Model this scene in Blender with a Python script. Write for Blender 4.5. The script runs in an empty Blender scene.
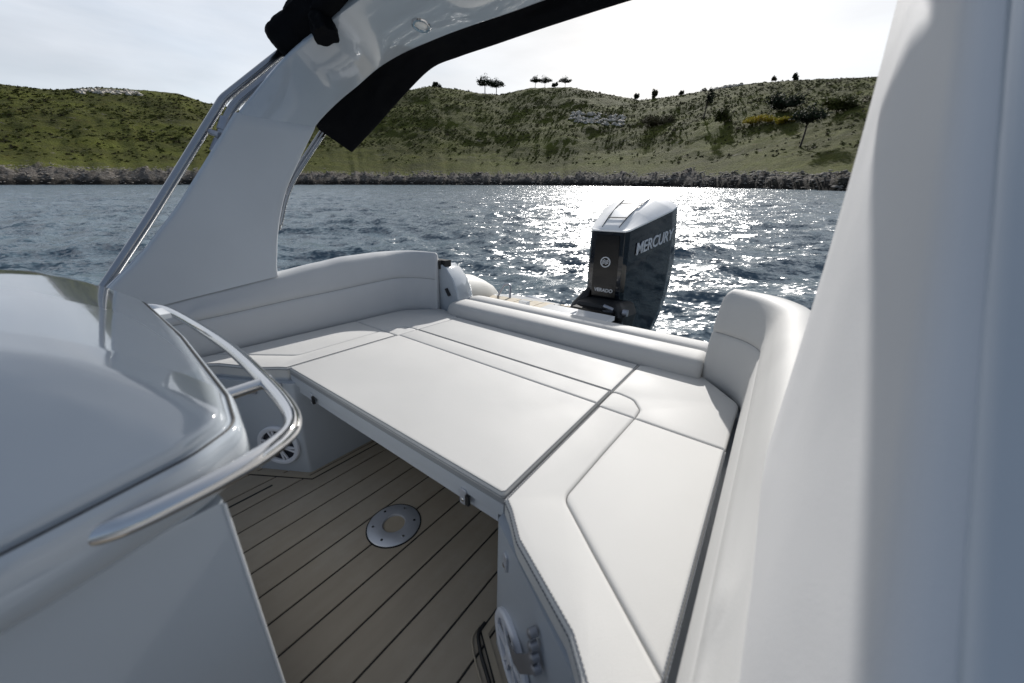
import bpy, bmesh, math, random
from mathutils import Matrix, Vector, noise
random.seed(11)
S=bpy.context.scene; C=S.collection
PI=math.pi; rad=math.radians
YC=.92                                    # centreline of the boat (boat frame: x aft, y to port, z up)
CAMH=1.10; SEA=1.45                       # eye height above the deck and above the water
B3=Matrix(((.593388,-.804552,.024231),(.801541,.593386,.073653),(-.073636,-.024282,.99699)))
B4=B3.to_4x4(); B4.translation=Vector((0,0,SEA))-B3@Vector((0,0,CAMH))   # trim and heel of the boat on the water

# ------------------------------------------------------------------ materials
def mat(name, col, rough=.5, metal=0, coat=0, bump=0, bscale=200, var=0, vscale=3, spec=.5, sheen=0, col2=None):
    m=bpy.data.materials.new(name); m.use_nodes=True; nt=m.node_tree; p=nt.nodes['Principled BSDF']
    p.inputs['Base Color'].default_value=(*col,1); p.inputs['Roughness'].default_value=rough
    p.inputs['Metallic'].default_value=metal; p.inputs['Coat Weight'].default_value=coat; p.inputs['Coat Roughness'].default_value=.04
    p.inputs['Specular IOR Level'].default_value=spec; p.inputs['Sheen Weight'].default_value=sheen
    tc=nt.nodes.new('ShaderNodeTexCoord')
    if var or col2:
        n=nt.nodes.new('ShaderNodeTexNoise'); n.inputs['Scale'].default_value=vscale; n.inputs['Detail'].default_value=6
        nt.links.new(tc.outputs['Object'],n.inputs['Vector'])
        r=nt.nodes.new('ShaderNodeMix'); r.data_type='RGBA'
        c2=col2 or tuple(max(0,c*(1-var)) for c in col)
        r.inputs[6].default_value=(*c2,1); r.inputs[7].default_value=(*col,1)
        mr=nt.nodes.new('ShaderNodeMapRange'); mr.inputs[1].default_value=.3; mr.inputs[2].default_value=.7
        nt.links.new(n.outputs['Fac'],mr.inputs[0]); nt.links.new(mr.outputs[0],r.inputs[0]); nt.links.new(r.outputs[2],p.inputs['Base Color'])
        mr2=nt.nodes.new('ShaderNodeMapRange'); mr2.inputs[1].default_value=.3; mr2.inputs[2].default_value=.7
        mr2.inputs[3].default_value=max(.01,rough*.85); mr2.inputs[4].default_value=min(1,rough*1.15)
        nt.links.new(n.outputs['Fac'],mr2.inputs[0]); nt.links.new(mr2.outputs[0],p.inputs['Roughness'])
    if bump:
        n2=nt.nodes.new('ShaderNodeTexNoise'); n2.inputs['Scale'].default_value=bscale; n2.inputs['Detail'].default_value=3
        nt.links.new(tc.outputs['Object'],n2.inputs['Vector'])
        b=nt.nodes.new('ShaderNodeBump'); b.inputs['Strength'].default_value=bump; b.inputs['Distance'].default_value=.002
        nt.links.new(n2.outputs['Fac'],b.inputs['Height']); nt.links.new(b.outputs[0],p.inputs['Normal'])
    return m
def vinyl_mat(name,col,wr=.12):
    m=mat(name,col,rough=.62,var=.07,vscale=3,spec=.3); nt=m.node_tree; p=nt.nodes['Principled BSDF']
    tc=nt.nodes.new('ShaderNodeTexCoord')
    v=nt.nodes.new('ShaderNodeTexVoronoi'); v.inputs['Scale'].default_value=620
    n=nt.nodes.new('ShaderNodeTexNoise'); n.inputs['Scale'].default_value=4; n.inputs['Detail'].default_value=2; n.inputs['Distortion'].default_value=.2
    nt.links.new(tc.outputs['Object'],v.inputs['Vector']); nt.links.new(tc.outputs['Object'],n.inputs['Vector'])
    b=nt.nodes.new('ShaderNodeBump'); b.inputs['Strength'].default_value=.35; b.inputs['Distance'].default_value=.0005
    b2=nt.nodes.new('ShaderNodeBump'); b2.inputs['Strength'].default_value=wr; b2.inputs['Distance'].default_value=.02
    nt.links.new(v.outputs['Distance'],b.inputs['Height']); nt.links.new(n.outputs['Fac'],b2.inputs['Height'])
    nt.links.new(b2.outputs[0],b.inputs['Normal']); nt.links.new(b.outputs[0],p.inputs['Normal'])
    return m
M={}
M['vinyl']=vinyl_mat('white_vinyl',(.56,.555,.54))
M['vinyl_shade']=vinyl_mat('shaded_vinyl',(.52,.53,.54),.15)  # seat vinyl again, with the left backrest's shade put into its colour
M['panel']=vinyl_mat('panel_vinyl',(.54,.57,.60),.1)
M['fair']=vinyl_mat('fairing_vinyl_bounce',(.66,.66,.665),.2)  # leg upholstery lightened to stand in for bounce light off the cushions
M['gel']=mat('grey_gelcoat',(.44,.48,.52),rough=.10,coat=1,var=.04,vscale=1.5)
_nt=M['gel'].node_tree; _p=_nt.nodes['Principled BSDF']; _tc=_nt.nodes.new('ShaderNodeTexCoord'); _v=_nt.nodes.new('ShaderNodeTexNoise'); _v.inputs['Scale'].default_value=35; _v.inputs['Detail'].default_value=9; _v.inputs['Roughness'].default_value=.75
_nt.links.new(_tc.outputs['Object'],_v.inputs['Vector']); _r=_nt.nodes.new('ShaderNodeMapRange'); _r.inputs[1].default_value=.5; _r.inputs[2].default_value=.75; _r.inputs[3].default_value=.03; _r.inputs[4].default_value=.22; _nt.links.new(_v.outputs['Fac'],_r.inputs[0]); _nt.links.new(_r.outputs[0],_p.inputs['Coat Roughness'])
M['gelm']=mat('grey_gelcoat_matt',(.42,.455,.50),rough=.38,var=.05,vscale=4,bump=.15,bscale=90)
M['gelw']=mat('white_gelcoat',(.72,.73,.74),rough=.25,coat=.5,var=.04)
M['board']=mat('table_board',(.46,.49,.53),rough=.4,var=.05)
M['steel']=mat('polished_steel',(.74,.73,.72),rough=.05,metal=1,var=.05,vscale=9)
M['steeld']=mat('frame_steel',(.42,.42,.43),rough=.2,metal=1,var=.08,vscale=9)
M['fit']=mat('fitting_alloy',(.55,.57,.62),rough=.38,metal=.5,var=.1,vscale=20)
M['steelb']=mat('brushed_steel',(.42,.43,.47),rough=.42,metal=.9,var=.15,vscale=14)
M['black']=mat('black_gloss',(.004,.004,.005),rough=.25,coat=.1,spec=.25)
M['navy']=mat('cowl_navy',(.003,.005,.009),rough=.06,coat=.5,spec=.35)
M['rubber']=mat('black_rubber',(.012,.012,.013),rough=.55,var=.3,vscale=30)
M['canvas']=mat('black_canvas',(.0045,.005,.0065),rough=.9,bump=.6,bscale=500,var=.35,vscale=8,sheen=0,spec=.12)
M['tube']=mat('tube_fabric',(.60,.59,.55),rough=.55,var=.08,vscale=3,bump=.2)
M['stitch']=mat('grey_thread',(.10,.11,.13),rough=.8)
M['pipe']=mat('grey_piping',(.26,.27,.28),rough=.6)
M['seamdark']=mat('seam_shadow_gap',(.05,.055,.065),rough=.8)
M['spk']=mat('speaker_grille_grey',(.70,.72,.78),rough=.4,var=.05)
M['cone']=mat('speaker_cone',(.012,.014,.025),rough=.5)
M['cap']=mat('cowl_silver',(.88,.88,.87),rough=.5,coat=.1,var=.06)
M['teak']=mat('synthetic_teak_pale',(.46,.40,.30),rough=.7,var=.2,vscale=20)
M['lens']=mat('lamp_lens',(.7,.7,.68),rough=.2,coat=1)
M['letter']=mat('silver_lettering',(.55,.57,.6),rough=.3)
M['blue']=mat('blue_pad',(.02,.06,.12),rough=.6)

def floor_mat():
    m=bpy.data.materials.new('eva_decking'); m.use_nodes=True; nt=m.node_tree; p=nt.nodes['Principled BSDF']
    tc=nt.nodes.new('ShaderNodeTexCoord'); sep=nt.nodes.new('ShaderNodeSeparateXYZ'); nt.links.new(tc.outputs['Object'],sep.inputs[0])
    # board index gives each board a slightly different tone
    a=nt.nodes.new('ShaderNodeMath'); a.operation='MULTIPLY_ADD'; a.inputs[1].default_value=1/.1022; a.inputs[2].default_value=.08
    nt.links.new(sep.outputs['Y'],a.inputs[0]); fl=nt.nodes.new('ShaderNodeMath'); fl.operation='FLOOR'; nt.links.new(a.outputs[0],fl.inputs[0])
    wn=nt.nodes.new('ShaderNodeTexWhiteNoise'); wn.noise_dimensions='1D'; nt.links.new(fl.outputs[0],wn.inputs['W'])
    n=nt.nodes.new('ShaderNodeTexNoise'); n.inputs['Scale'].default_value=5; n.inputs['Detail'].default_value=8
    mp=nt.nodes.new('ShaderNodeMapping'); mp.inputs['Scale'].default_value=(1,6,1); nt.links.new(tc.outputs['Object'],mp.inputs[0]); nt.links.new(mp.outputs[0],n.inputs['Vector'])
    ad=nt.nodes.new('ShaderNodeMath'); ad.operation='MULTIPLY_ADD'; ad.inputs[1].default_value=.35
    nt.links.new(wn.outputs['Value'],ad.inputs[0]); nt.links.new(n.outputs['Fac'],ad.inputs[2])
    mx=nt.nodes.new('ShaderNodeMix'); mx.data_type='RGBA'; mx.inputs[6].default_value=(.27,.228,.175,1); mx.inputs[7].default_value=(.345,.295,.23,1)
    nt.links.new(ad.outputs[0],mx.inputs[0]); st=nt.nodes.new('ShaderNodeTexNoise'); st.inputs['Scale'].default_value=2.2; st.inputs['Detail'].default_value=10; st.inputs['Roughness'].default_value=.7; nt.links.new(tc.outputs['Object'],st.inputs['Vector'])
    sm_=nt.nodes.new('ShaderNodeMapRange'); sm_.inputs[1].default_value=.48; sm_.inputs[2].default_value=.72; sm_.inputs[4].default_value=.45; nt.links.new(st.outputs['Fac'],sm_.inputs[0])
    m3=nt.nodes.new('ShaderNodeMix'); m3.data_type='RGBA'; m3.inputs[7].default_value=(.46,.42,.36,1); nt.links.new(sm_.outputs[0],m3.inputs[0]); nt.links.new(mx.outputs[2],m3.inputs[6]); nt.links.new(m3.outputs[2],p.inputs['Base Color'])
    p.inputs['Roughness'].default_value=.62
    f=nt.nodes.new('ShaderNodeTexNoise'); f.inputs['Scale'].default_value=400; mp2=nt.nodes.new('ShaderNodeMapping'); mp2.inputs['Scale'].default_value=(.08,1,1)
    nt.links.new(tc.outputs['Object'],mp2.inputs[0]); nt.links.new(mp2.outputs[0],f.inputs['Vector'])
    b=nt.nodes.new('ShaderNodeBump'); b.inputs['Strength'].default_value=.5; b.inputs['Distance'].default_value=.001
    nt.links.new(f.outputs['Fac'],b.inputs['Height']); nt.links.new(b.outputs[0],p.inputs['Normal'])
    return m
M['floor']=floor_mat()
M['caulk']=mat('deck_caulk',(.012,.012,.012),rough=.7)
M['margin']=mat('deck_margin_board',(.37,.315,.24),rough=.65,var=.1)

# ------------------------------------------------------------------ helpers
def prop(o,label=None,cat=None,group=None,kind=None):
    for k,v in (('label',label),('category',cat),('group',group),('kind',kind)):
        if v: o[k]=v
    return o
def empty(name,loc,label,cat,group=None,boat=True):
    """Empty at the thing's base. loc in boat frame when boat, else world."""
    o=bpy.data.objects.new(name,None); C.objects.link(o); o.empty_display_size=.1
    o.matrix_world=(B4@Matrix.Translation(loc)) if boat else Matrix.Translation(loc)
    prop(o,label,cat,group); o['_loc']=list(loc) ; o['_boat']=boat
    return o
def root_of(o):
    while o.parent: o=o.parent
    return o
def mesh(name,V,F,m,parent=None,smooth=True,top=False,boat=True,sharp=35):
    """V in boat-frame (or world) coordinates; parented meshes are re-expressed relative to their root."""
    me=bpy.data.meshes.new(name); 
    off=Vector((0,0,0))
    if parent is not None: off=Vector(root_of(parent)['_loc'])
    elif boat and V:
        off=Vector((sum(v[0] for v in V)/len(V),sum(v[1] for v in V)/len(V),min(v[2] for v in V)))
    me.from_pydata([tuple(Vector(v)-off) for v in V],[],F); me.validate()
    bm=bmesh.new(); bm.from_mesh(me); bmesh.ops.recalc_face_normals(bm,faces=bm.faces); bm.to_mesh(me); bm.free()
    if smooth:
        me.polygons.foreach_set('use_smooth',[True]*len(me.polygons))
        if sharp: me.set_sharp_from_angle(angle=rad(sharp))
    if m: me.materials.append(m)
    o=bpy.data.objects.new(name,me); C.objects.link(o)
    if parent is not None: o.parent=parent
    elif boat: o.matrix_world=B4@Matrix.Translation(off); o['_loc']=list(off)
    return o
class MB:
    def __init__(s): s.V=[]; s.F=[]
    def add(s,V,F):
        n=len(s.V); s.V+= [tuple(v) for v in V]; s.F+=[[i+n for i in f] for f in F]; return s
    def box(s,a,b):
        x0,y0,z0=a; x1,y1,z1=b
        return s.add([(x0,y0,z0),(x1,y0,z0),(x1,y1,z0),(x0,y1,z0),(x0,y0,z1),(x1,y0,z1),(x1,y1,z1),(x0,y1,z1)],
              [(0,3,2,1),(4,5,6,7),(0,1,5,4),(1,2,6,5),(2,3,7,6),(3,0,4,7)])
    def obox(s,c,ax,ay,az):
        c=Vector(c);ax=Vector(ax);ay=Vector(ay);az=Vector(az)
        V=[c+i*ax+j*ay+k*az for k in(-1,1) for i,j in((-1,-1),(1,-1),(1,1),(-1,1))]
        return s.add(V,[(0,3,2,1),(4,5,6,7),(0,1,5,4),(1,2,6,5),(2,3,7,6),(3,0,4,7)])
    def loft(s,rings,closed=True,cap=(True,True)):
        n=len(rings[0]); V=[p for r in rings for p in r]; F=[]
        for i in range(len(rings)-1):
            for j in range(n if closed else n-1):
                k=(j+1)%n; F.append((i*n+j,i*n+k,(i+1)*n+k,(i+1)*n+j))
        if closed and cap[0]: F.append(tuple(range(n))[::-1])
        if closed and cap[1]: F.append(tuple(range((len(rings)-1)*n,len(rings)*n)))
        return s.add(V,F)
    def tube(s,P,r,n=12,cap=True):
        P=[Vector(p) for p in P]; rs=r if isinstance(r,(list,tuple)) else [r]*len(P)
        rings=[]; up=None
        for i,p in enumerate(P):
            t=(P[min(i+1,len(P)-1)]-P[max(i-1,0)]).normalized()
            if up is None: up=Vector((0,0,1)) if abs(t.z)<.9 else Vector((1,0,0))
            a=(up-t*up.dot(t)).normalized(); b=t.cross(a); up=a
            rings.append([p+rs[i]*(math.cos(q)*a+math.sin(q)*b) for q in (2*PI*k/n for k in range(n))])
        return s.loft(rings,True,(cap,cap))
    def build(s,name,m,parent=None,**k): return mesh(name,s.V,s.F,m,parent,**k)
def spline(P,n=8):
    """Catmull-Rom through P"""
    P=[Vector(p) for p in P]; out=[]
    for i in range(len(P)-1):
        a=P[max(i-1,0)];b=P[i];c=P[i+1];d=P[min(i+2,len(P)-1)]
        for k in range(n):
            t=k/n; out.append(.5*((2*b)+(c-a)*t+(2*a-5*b+4*c-d)*t*t+(3*b-3*c+d-a)*t**3))
    out.append(P[-1]); return out
def bent(P,r=.05,n=6):
    """polyline with filleted corners"""
    P=[Vector(p) for p in P]; out=[P[0]]
    for i in range(1,len(P)-1):
        a=(P[i-1]-P[i]); b=(P[i+1]-P[i]); ra=min(r,a.length*.45,b.length*.45)
        A=P[i]+a.normalized()*ra; D=P[i]+b.normalized()*ra
        for k in range(n+1):
            t=k/n; out.append((1-t)**2*A+2*t*(1-t)*P[i]+t*t*D)
    out.append(P[-1]); return out
def roundpoly(pts,r,n=5):
    """2-D closed polygon with rounded corners; r number or list"""
    out=[]; N=len(pts)
    for i in range(N):
        p=Vector(pts[i]).to_2d(); a=Vector(pts[i-1]).to_2d()-p; b=Vector(pts[(i+1)%N]).to_2d()-p
        ri=(r[i] if isinstance(r,list) else r)
        if ri<=0: out.append(p); continue
        ang=min(a.angle(b),3.12); d=max(2e-5,min(ri/math.tan(ang/2),a.length*.49,b.length*.49))
        A=p+a.normalized()*d; D=p+b.normalized()*d
        for k in range(n+1):
            t=k/n; out.append((1-t)**2*A+2*t*(1-t)*p+t*t*D)
    return out
def area(P): return .5*sum(P[i].x*P[(i+1)%len(P)].y-P[(i+1)%len(P)].x*P[i].y for i in range(len(P)))
def inset(P,d):
    out=[]; N=len(P); s=1 if area(P)>0 else -1
    for i in range(N):
        e1=(P[i]-P[i-1]); e2=(P[(i+1)%N]-P[i])
        n1=Vector((-e1.y,e1.x)).normalized()*s if e1.length>1e-9 else Vector((0,0)); n2=Vector((-e2.y,e2.x)).normalized()*s if e2.length>1e-9 else n1
        m=(n1+n2); 
        if m.length<1e-6: m=n1
        m.normalize(); c=max(.45,m.dot(n1) if n1.length else 1); out.append(P[i]+m*d/c)
    return out
def resample(P,step):
    out=[]; N=len(P)
    for i in range(N):
        a=P[i]; b=P[(i+1)%N]; L=(b-a).length; k=max(1,int(L/step))
        for j in range(k): out.append(a.lerp(b,j/k))
    return out
def cushion_panel(mb,pts,z0,z1,r=.006,cr=.012,dome=.003,crn=None):
    pts=[Vector(p) for p in pts]; rr=list(crn) if crn else [cr]*len(pts)
    if area(pts)<0: pts=pts[::-1]; rr=rr[::-1]
    N=len(pts); cvx=[(pts[i]-pts[i-1]).cross(pts[(i+1)%N]-pts[i])>0 for i in range(N)]
    def ring(d): return roundpoly(inset(pts,d),[max(.0012,r_-d) if c else r_+d for r_,c in zip(rr,cvx)])
    prof=[(0,z0),(0,z1-r*1.2),(r*.12,z1-r*.62),(r*.42,z1-r*.25),(r,z1),(r*1.7,z1+dome*.3)]
    rings=[[ (p.x,p.y,z) for p in ring(d)] for d,z in prof]
    mb.loft(rings)
def loop_tube(mb,P,z,r=.0016,d=0,closed=True):
    Q=inset(P,d) if d else P
    Q=[(p.x,p.y,z) for p in Q]
    if closed: Q.append(Q[0])
    mb.tube(Q,r,6)
def stitches(mb,path,gap=.0075,l=.0042,w=.0012):
    path=[Vector(p) for p in path]; carry=0
    for a,b in zip(path,path[1:]):
        L=(b-a).length
        if L<1e-6: continue
        t=(b-a)/L; s=t.cross(Vector((0,0,1)))
        if s.length<1e-6: continue
        s.normalize(); x=carry
        while x<L:
            mb.obox(a+t*x+Vector((0,0,.0012)),t*l*.5,s*w,Vector((0,0,.0006))); x+=gap
        carry=x-L
def mir(p): return (p[0],2*YC-p[1],p[2]) if len(p)==3 else (p[0],2*YC-p[1])
def side(P,s): return [mir(p) for p in P] if s<0 else list(P)
def text_mesh(name,body,size,mat_,parent,origin,xdir,ydir,ext=.0008,shear=0,bold=.0):
    cu=bpy.data.curves.new(name,'FONT'); cu.body=body; cu.size=size; cu.extrude=ext; cu.shear=shear; cu.offset=bold
    cu.align_x='CENTER'; cu.align_y='CENTER'
    t=bpy.data.objects.new('tmp',cu); C.objects.link(t)
    dg=bpy.context.evaluated_depsgraph_get(); me=bpy.data.meshes.new_from_object(t.evaluated_get(dg)); bpy.data.objects.remove(t)
    x=Vector(xdir).normalized(); y=Vector(ydir); y=(y-x*y.dot(x)).normalized(); z=x.cross(y)
    off=Vector(root_of(parent)['_loc'])
    R=Matrix((x,y,z)).transposed().to_4x4(); R.translation=Vector(origin)-off
    me.transform(R); me.materials.clear(); me.materials.append(mat_)
    o=bpy.data.objects.new(name,me); C.objects.link(o); o.parent=parent; return o

T=.49   # seat height
# ================================================================== BOAT
boat=empty('motorboat',(.9,YC,0),'pale grey rigid inflatable motorboat with a brown planked cockpit deck','motorboat')
# --- deck boards, laid fore and aft with black caulking
bw=.1022; y0=.0; fl=MB(); k=-2
mb=MB(); mb.box((-1.6,-.15,-.03),(1.47,2.0,-.004)); mb.build('cockpit_sole',M['caulk'],boat,smooth=False)
seams=[.497+bw*i for i in range(-7,16)]
for a,b in zip(seams,seams[1:]):
    g=.0029; P=[Vector((-1.6,a+g)),Vector((1.3,a+g)),Vector((1.3,b-g)),Vector((-1.6,b-g))]
    rings=[[(p.x,p.y,z) for p in inset(P,d)] for d,z in((0,-.0035),(0,-.0012),(.0012,0))]; fl.loft(rings)
fl.build('deck_planking',M['floor'],boat,sharp=20)
# margin board and black channel along the seat bases
for s in (1,-1):
    L=[(1.2,1.405),(.485,1.405),(.325,1.665),(.29,1.9)]; L=side(L,s)
    if s<0: L=[(x,y-.032) for x,y in L]
    def off(L,d):
        out=[]
        for i,p in enumerate(L):
            a=Vector(L[max(i-1,0)]);b=Vector(L[min(i+1,len(L)-1)]); t=(b-a).normalized(); n=Vector((-t.y,t.x)); 
            if s<0: n=-n
            out.append(Vector(p)+n*d)
        return out
    def strip(mb,L,d0,d1,z0,z1):
        A=off(L,d0);Bq=off(L,d1)
        mb.loft([[(*A[i],z0),(*A[i],z1),(*Bq[i],z1),(*Bq[i],z0)] for i in range(len(L))])
    mb=MB(); strip(mb,L,.0,.020,-.003,.003); mb.build('deck_margin',M['margin'],boat,smooth=False)
    mb=MB(); strip(mb,L,.0205,.026,-.003,.0012); mb.build('deck_channel',M['caulk'],boat,smooth=False)
mb=MB(); mb.box((-.6,1.472,-.003),(.36,1.480,.0015)); mb.build('hatch_seam',M['caulk'],boat,smooth=False)
# locker hatch beside the starboard seat base: black channel with pale frame
H=[(.50,.428),(.466,.426),(.436,.388),(.33,.20),(.2,.1)]
Hp=[Vector((*p,.004)) for p in H]
mb=MB(); mb.tube(bent([(p.x-.016,p.y+.008,.003) for p in Hp],.03),.0025,8); mb.build('hatch_frame',M['margin'],boat)
mb=MB(); mb.tube(bent([(p.x,p.y,.004) for p in Hp],.03),.005,8); mb.build('hatch_gasket',M['rubber'],boat)

# --- seat bases
def seat_base(s):
    P=[(1.5,1.43),(.493,1.43),(.332,1.70),(.31,1.75),(-.9,1.75),(-.9,1.98),(1.5,1.98)]
    P=side(P,s)
    if s<0: P=[(x,y-.032 if y>.3 else y) if x<1.4 else (x,y) for x,y in P]; P[1]=(.485,.378); P[2]=(.332,.108)
    Q=roundpoly(P,[.0,.02,.03,.05,0,0,0]); 
    mb=MB(); rings=[[(p.x,p.y,z) for p in Q] for z in(-.004,.435)]; mb.loft(rings)
    o=mb.build('seat_base',M['gelm'],boat,sharp=50)
    # moulded lip under the cushion
    P2=side([(1.2,1.425),(.5,1.425),(.335,1.71),(.30,1.76),(-.9,1.76),(-.9,1.97),(1.2,1.97)],s)
    return o
bases={s:seat_base(s) for s in(1,-1)}
mb=MB(); mb.box((1.16,.44,-.003),(1.5,1.40,.435)); mb.build('aft_seat_base',M['gelm'],boat,smooth=False)
# --- loudspeakers on the diagonal corner faces
def speaker(s):
    a=Vector((.493,1.43,0)); b=Vector((.332,1.70,0)); u=(b-a).normalized(); nrm=Vector((-u.y,u.x,0)); 
    if nrm.x>0: nrm=-nrm           # faces forward/inboard
    c=Vector((.434,1.528,.137))+nrm*.001
    def W(x,z,d):
        p=c+u*x+Vector((0,0,z))+nrm*d
        if s>0: return tuple(p)
        q=mir(p); return (q[0]-.004,q[1]-.032,q[2])
    n=48; mb=MB(); rings=[]
    for rr,d in((.094,0),(.094,.008),(.090,.013),(.080,.014),(.074,.011),(.073,.002),(.073,0)):
        rings.append([W(rr*math.cos(2*PI*i/n),rr*math.sin(2*PI*i/n),d) for i in range(n)])
    mb.loft(rings,True,(False,False)); ring=mb.build('speaker_ring',M['spk'],boat)
    mb=MB(); rings=[[W(rr*math.cos(2*PI*i/n),rr*math.sin(2*PI*i/n),d) for i in range(n)] for rr,d in((.073,.0015),(.05,.0012),(.02,.0014),(.019,.006),(.010,.009))]
    mb.loft(rings,True,(False,True)); mb.build('speaker_cone',M['cone'],ring)
    mb=MB()
    for q in range(6):
        for dq in(-.13,.13):
            t=q*PI/3+.2+dq; t2=q*PI/3+.2+dq*.8; w=.0042
            r0,r1=.016,.078; p0=(r0*math.cos(t2),r0*math.sin(t2)); p1=(r1*math.cos(t),r1*math.sin(t)); px,pz=-math.sin(t)*w,math.cos(t)*w
            V=[W(p0[0]+e*px,p0[1]+e*pz,d) for d in(.006,.011) for e in(-1,1)]+[W(p1[0]+e*px,p1[1]+e*pz,d) for d in(.006,.011) for e in(-1,1)]
            mb.add(V,[(0,1,3,2),(4,6,7,5),(0,4,5,1),(2,3,7,6),(0,2,6,4),(1,5,7,3)])
    m2=24; mb.loft([[W(rr*math.cos(2*PI*i/m2),rr*math.sin(2*PI*i/m2),d) for i in range(m2)] for rr,d in((.021,.005),(.021,.012),(.017,.014),(.004,.0145))],True,(False,True))
    mb.build('speaker_grille',M['spk'],ring)
    return W
WL=speaker(1); WR=speaker(-1)
# latch, strap hinge and small brackets on the bases
def plate(name,W,x,z,w,h,d0=.001,d1=.006,m='fit',scr=True,parent=boat):
    mb=MB(); P=roundpoly([(x-w,z-h),(x+w,z-h),(x+w,z+h),(x-w,z+h)],min(w,h)*.6,4)
    mb.loft([[W(p.x,p.y,d) for p in Q] for Q,d in((P,d0),(P,d1-.001),(inset(P,.001),d1))])
    o=mb.build(name,M[m],parent)
    if scr:
        mb=MB(); q=[(math.cos(2*PI*i/12)*.0055,math.sin(2*PI*i/12)*.0055) for i in range(12)]
        for dx,dz in ((0,-h*.35),):
            mb.loft([[W(x+dx+a*f,z+dz+b*f,d) for a,b in q] for f,d in((1,d1),(1,d1+.002),(.6,d1+.003))])
        mb.build('screw',M['steel'],o)
    return o
plate('flush_latch',WR,-.055,.232,.010,.024)
plate('flush_latch',WL,.055,.262,.012,.02,m='steelb')
plate('seat_bracket',WL,-.062,.278,.011,.024,m='steelb')
# long strap hinge on the starboard base, bent outwards
mb=MB()
st=[(.02,.085,.020),(.045,.10,.024),(.075,.12,.024),(.10,.155,.012),(.115,.20,.006)]
mb.loft([[WR(x-.012,z+.010,d),WR(x+.012,z-.012,d),WR(x+.012,z-.012,d+.003),WR(x-.012,z+.010,d+.003)] for x,z,d in st])
hg=mb.build('strap_hinge',M['steelb'],boat)
mb=MB()
for x,z,d in((.112,.195,.012),(.104,.215,.012),(.122,.178,.012),(.095,.236,.010)):
    q=[(math.cos(2*PI*i/12)*.009,math.sin(2*PI*i/12)*.009) for i in range(12)]
    mb.loft([[WR(x+a*f,z+b*f,dd) for a,b in q] for f,dd in((1,d-.008),(1,d+.006),(.5,d+.009))])
mb.build('hinge_knuckle',M['steelb'],hg)
# table pedestal socket in the deck
def circ(c,r,z,n=64): return [(c[0]+r*math.cos(2*PI*i/n),c[1]+r*math.sin(2*PI*i/n),z) for i in range(n)]
pc=(.548,.912)
mb=MB(); mb.loft([circ(pc,.094,.000),circ(pc,.0935,.003),circ(pc,.090,.0058),circ(pc,.048,.0095),circ(pc,.041,.0090),circ(pc,.039,.006),circ(pc,.039,.0015)],True,(False,False))
sock=mb.build('table_socket',M['fit'],boat)
mb=MB(); mb.loft([circ(pc,.0985,-.001),circ(pc,.098,.0018),circ(pc,.0925,.0022)],True,(False,False)); mb.build('sealant_bead',M['caulk'],sock)
mb=MB(); mb.loft([circ(pc,.0388,.0018),circ(pc,.001,.0018)],True,(False,True)); mb.box((pc[0]-.037,pc[1]-.007,.002),(pc[0]+.037,pc[1]-.0035,.0024)); cp=mb.build('socket_cap',M['margin'],sock)
for i in range(6):
    a=2*PI*i/6+.35; c=(pc[0]+.073*math.cos(a),pc[1]+.073*math.sin(a))
    mb=MB(); mb.loft([circ(c,.0048,.0066,12),circ(c,.0046,.0084,12),circ(c,.002,.0084,12)]); mb.build('screw',M['rubber'] if i%2 else M['steel'],sock)
# --- coaming / hull sides, transom, bolster well
def hull_side(s):
    mb=MB(); sec=[(1.97,-.5),(1.965,.55),(1.97,.665),(1.99,.69),(2.10,.675),(2.16,.60),(2.17,-.5)]
    rings=[[ (x,*( (mir((0,y,z))[1:]) if s<0 else (y,z))) for y,z in sec] for x in(-2.2,-.5,.5,1.2,1.55)]
    mb.loft(rings); mb.build('coaming',M['gelw'],boat,sharp=40)
for s in(1,-1): hull_side(s)
mb=MB(); sec=[(1.49,-.5),(1.49,.47),(1.78,.50),(1.80,.46),(1.82,.18),(1.95,.15),(1.95,-.5)]
mb.loft([[(x,y,z) for x,z in sec] for y in(.0,.5,1.3,1.95)]); mb.build('transom',M['gelw'],boat,sharp=40)
# grey moulding that closes the port coaming aft of the backrest
sec=[(1.99,.50),(1.95,.74),(1.78,.775),(1.70,.775),(1.655,.752),(1.60,.69),(1.568,.625),(1.553,.56),(1.55,.46),(1.99,.46)]
mb=MB(); P=[Vector(p) for p in sec]
mb.loft([[(x,p.x,p.y) for p in inset(P,d)] for x,d in((1.555,.006),(1.561,0),(1.68,0),(1.72,.03))])
hs=mb.build('coaming_end',M['gel'],boat,sharp=40)
mb=MB(); mb.box((1.562,1.672,.742),(1.615,1.785,.800)); mb.tube([(1.56,1.715,.745),(1.56,1.715,.80)],.014,10); mb.tube([(1.56,1.755,.79),(1.565,1.70,.775)],.007,8); mb.build('gate_latch',M['rubber'],hs,sharp=30)
mb=MB(); mb.tube([(1.549,1.655,.625),(1.546,1.625,.585)],.011,10); mb.build('recess_handle',M['rubber'],hs)
# inflatable tubes
for s in(1,-1):
    P=[(-3,2.30,.32),(-1,2.30,.32),(1,2.29,.32),(2.0,2.28,.32),(2.25,2.27,.32),(2.42,2.26,.315),(2.56,2.25,.31),(2.68,2.24,.305),(2.76,2.235,.30)]
    r=[.25,.25,.25,.25,.25,.225,.17,.11,.05]
    mb=MB(); mb.tube(side(P,s),r,36); tb=mb.build('inflatable_tube',M['tube'],boat,sharp=60)
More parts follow.
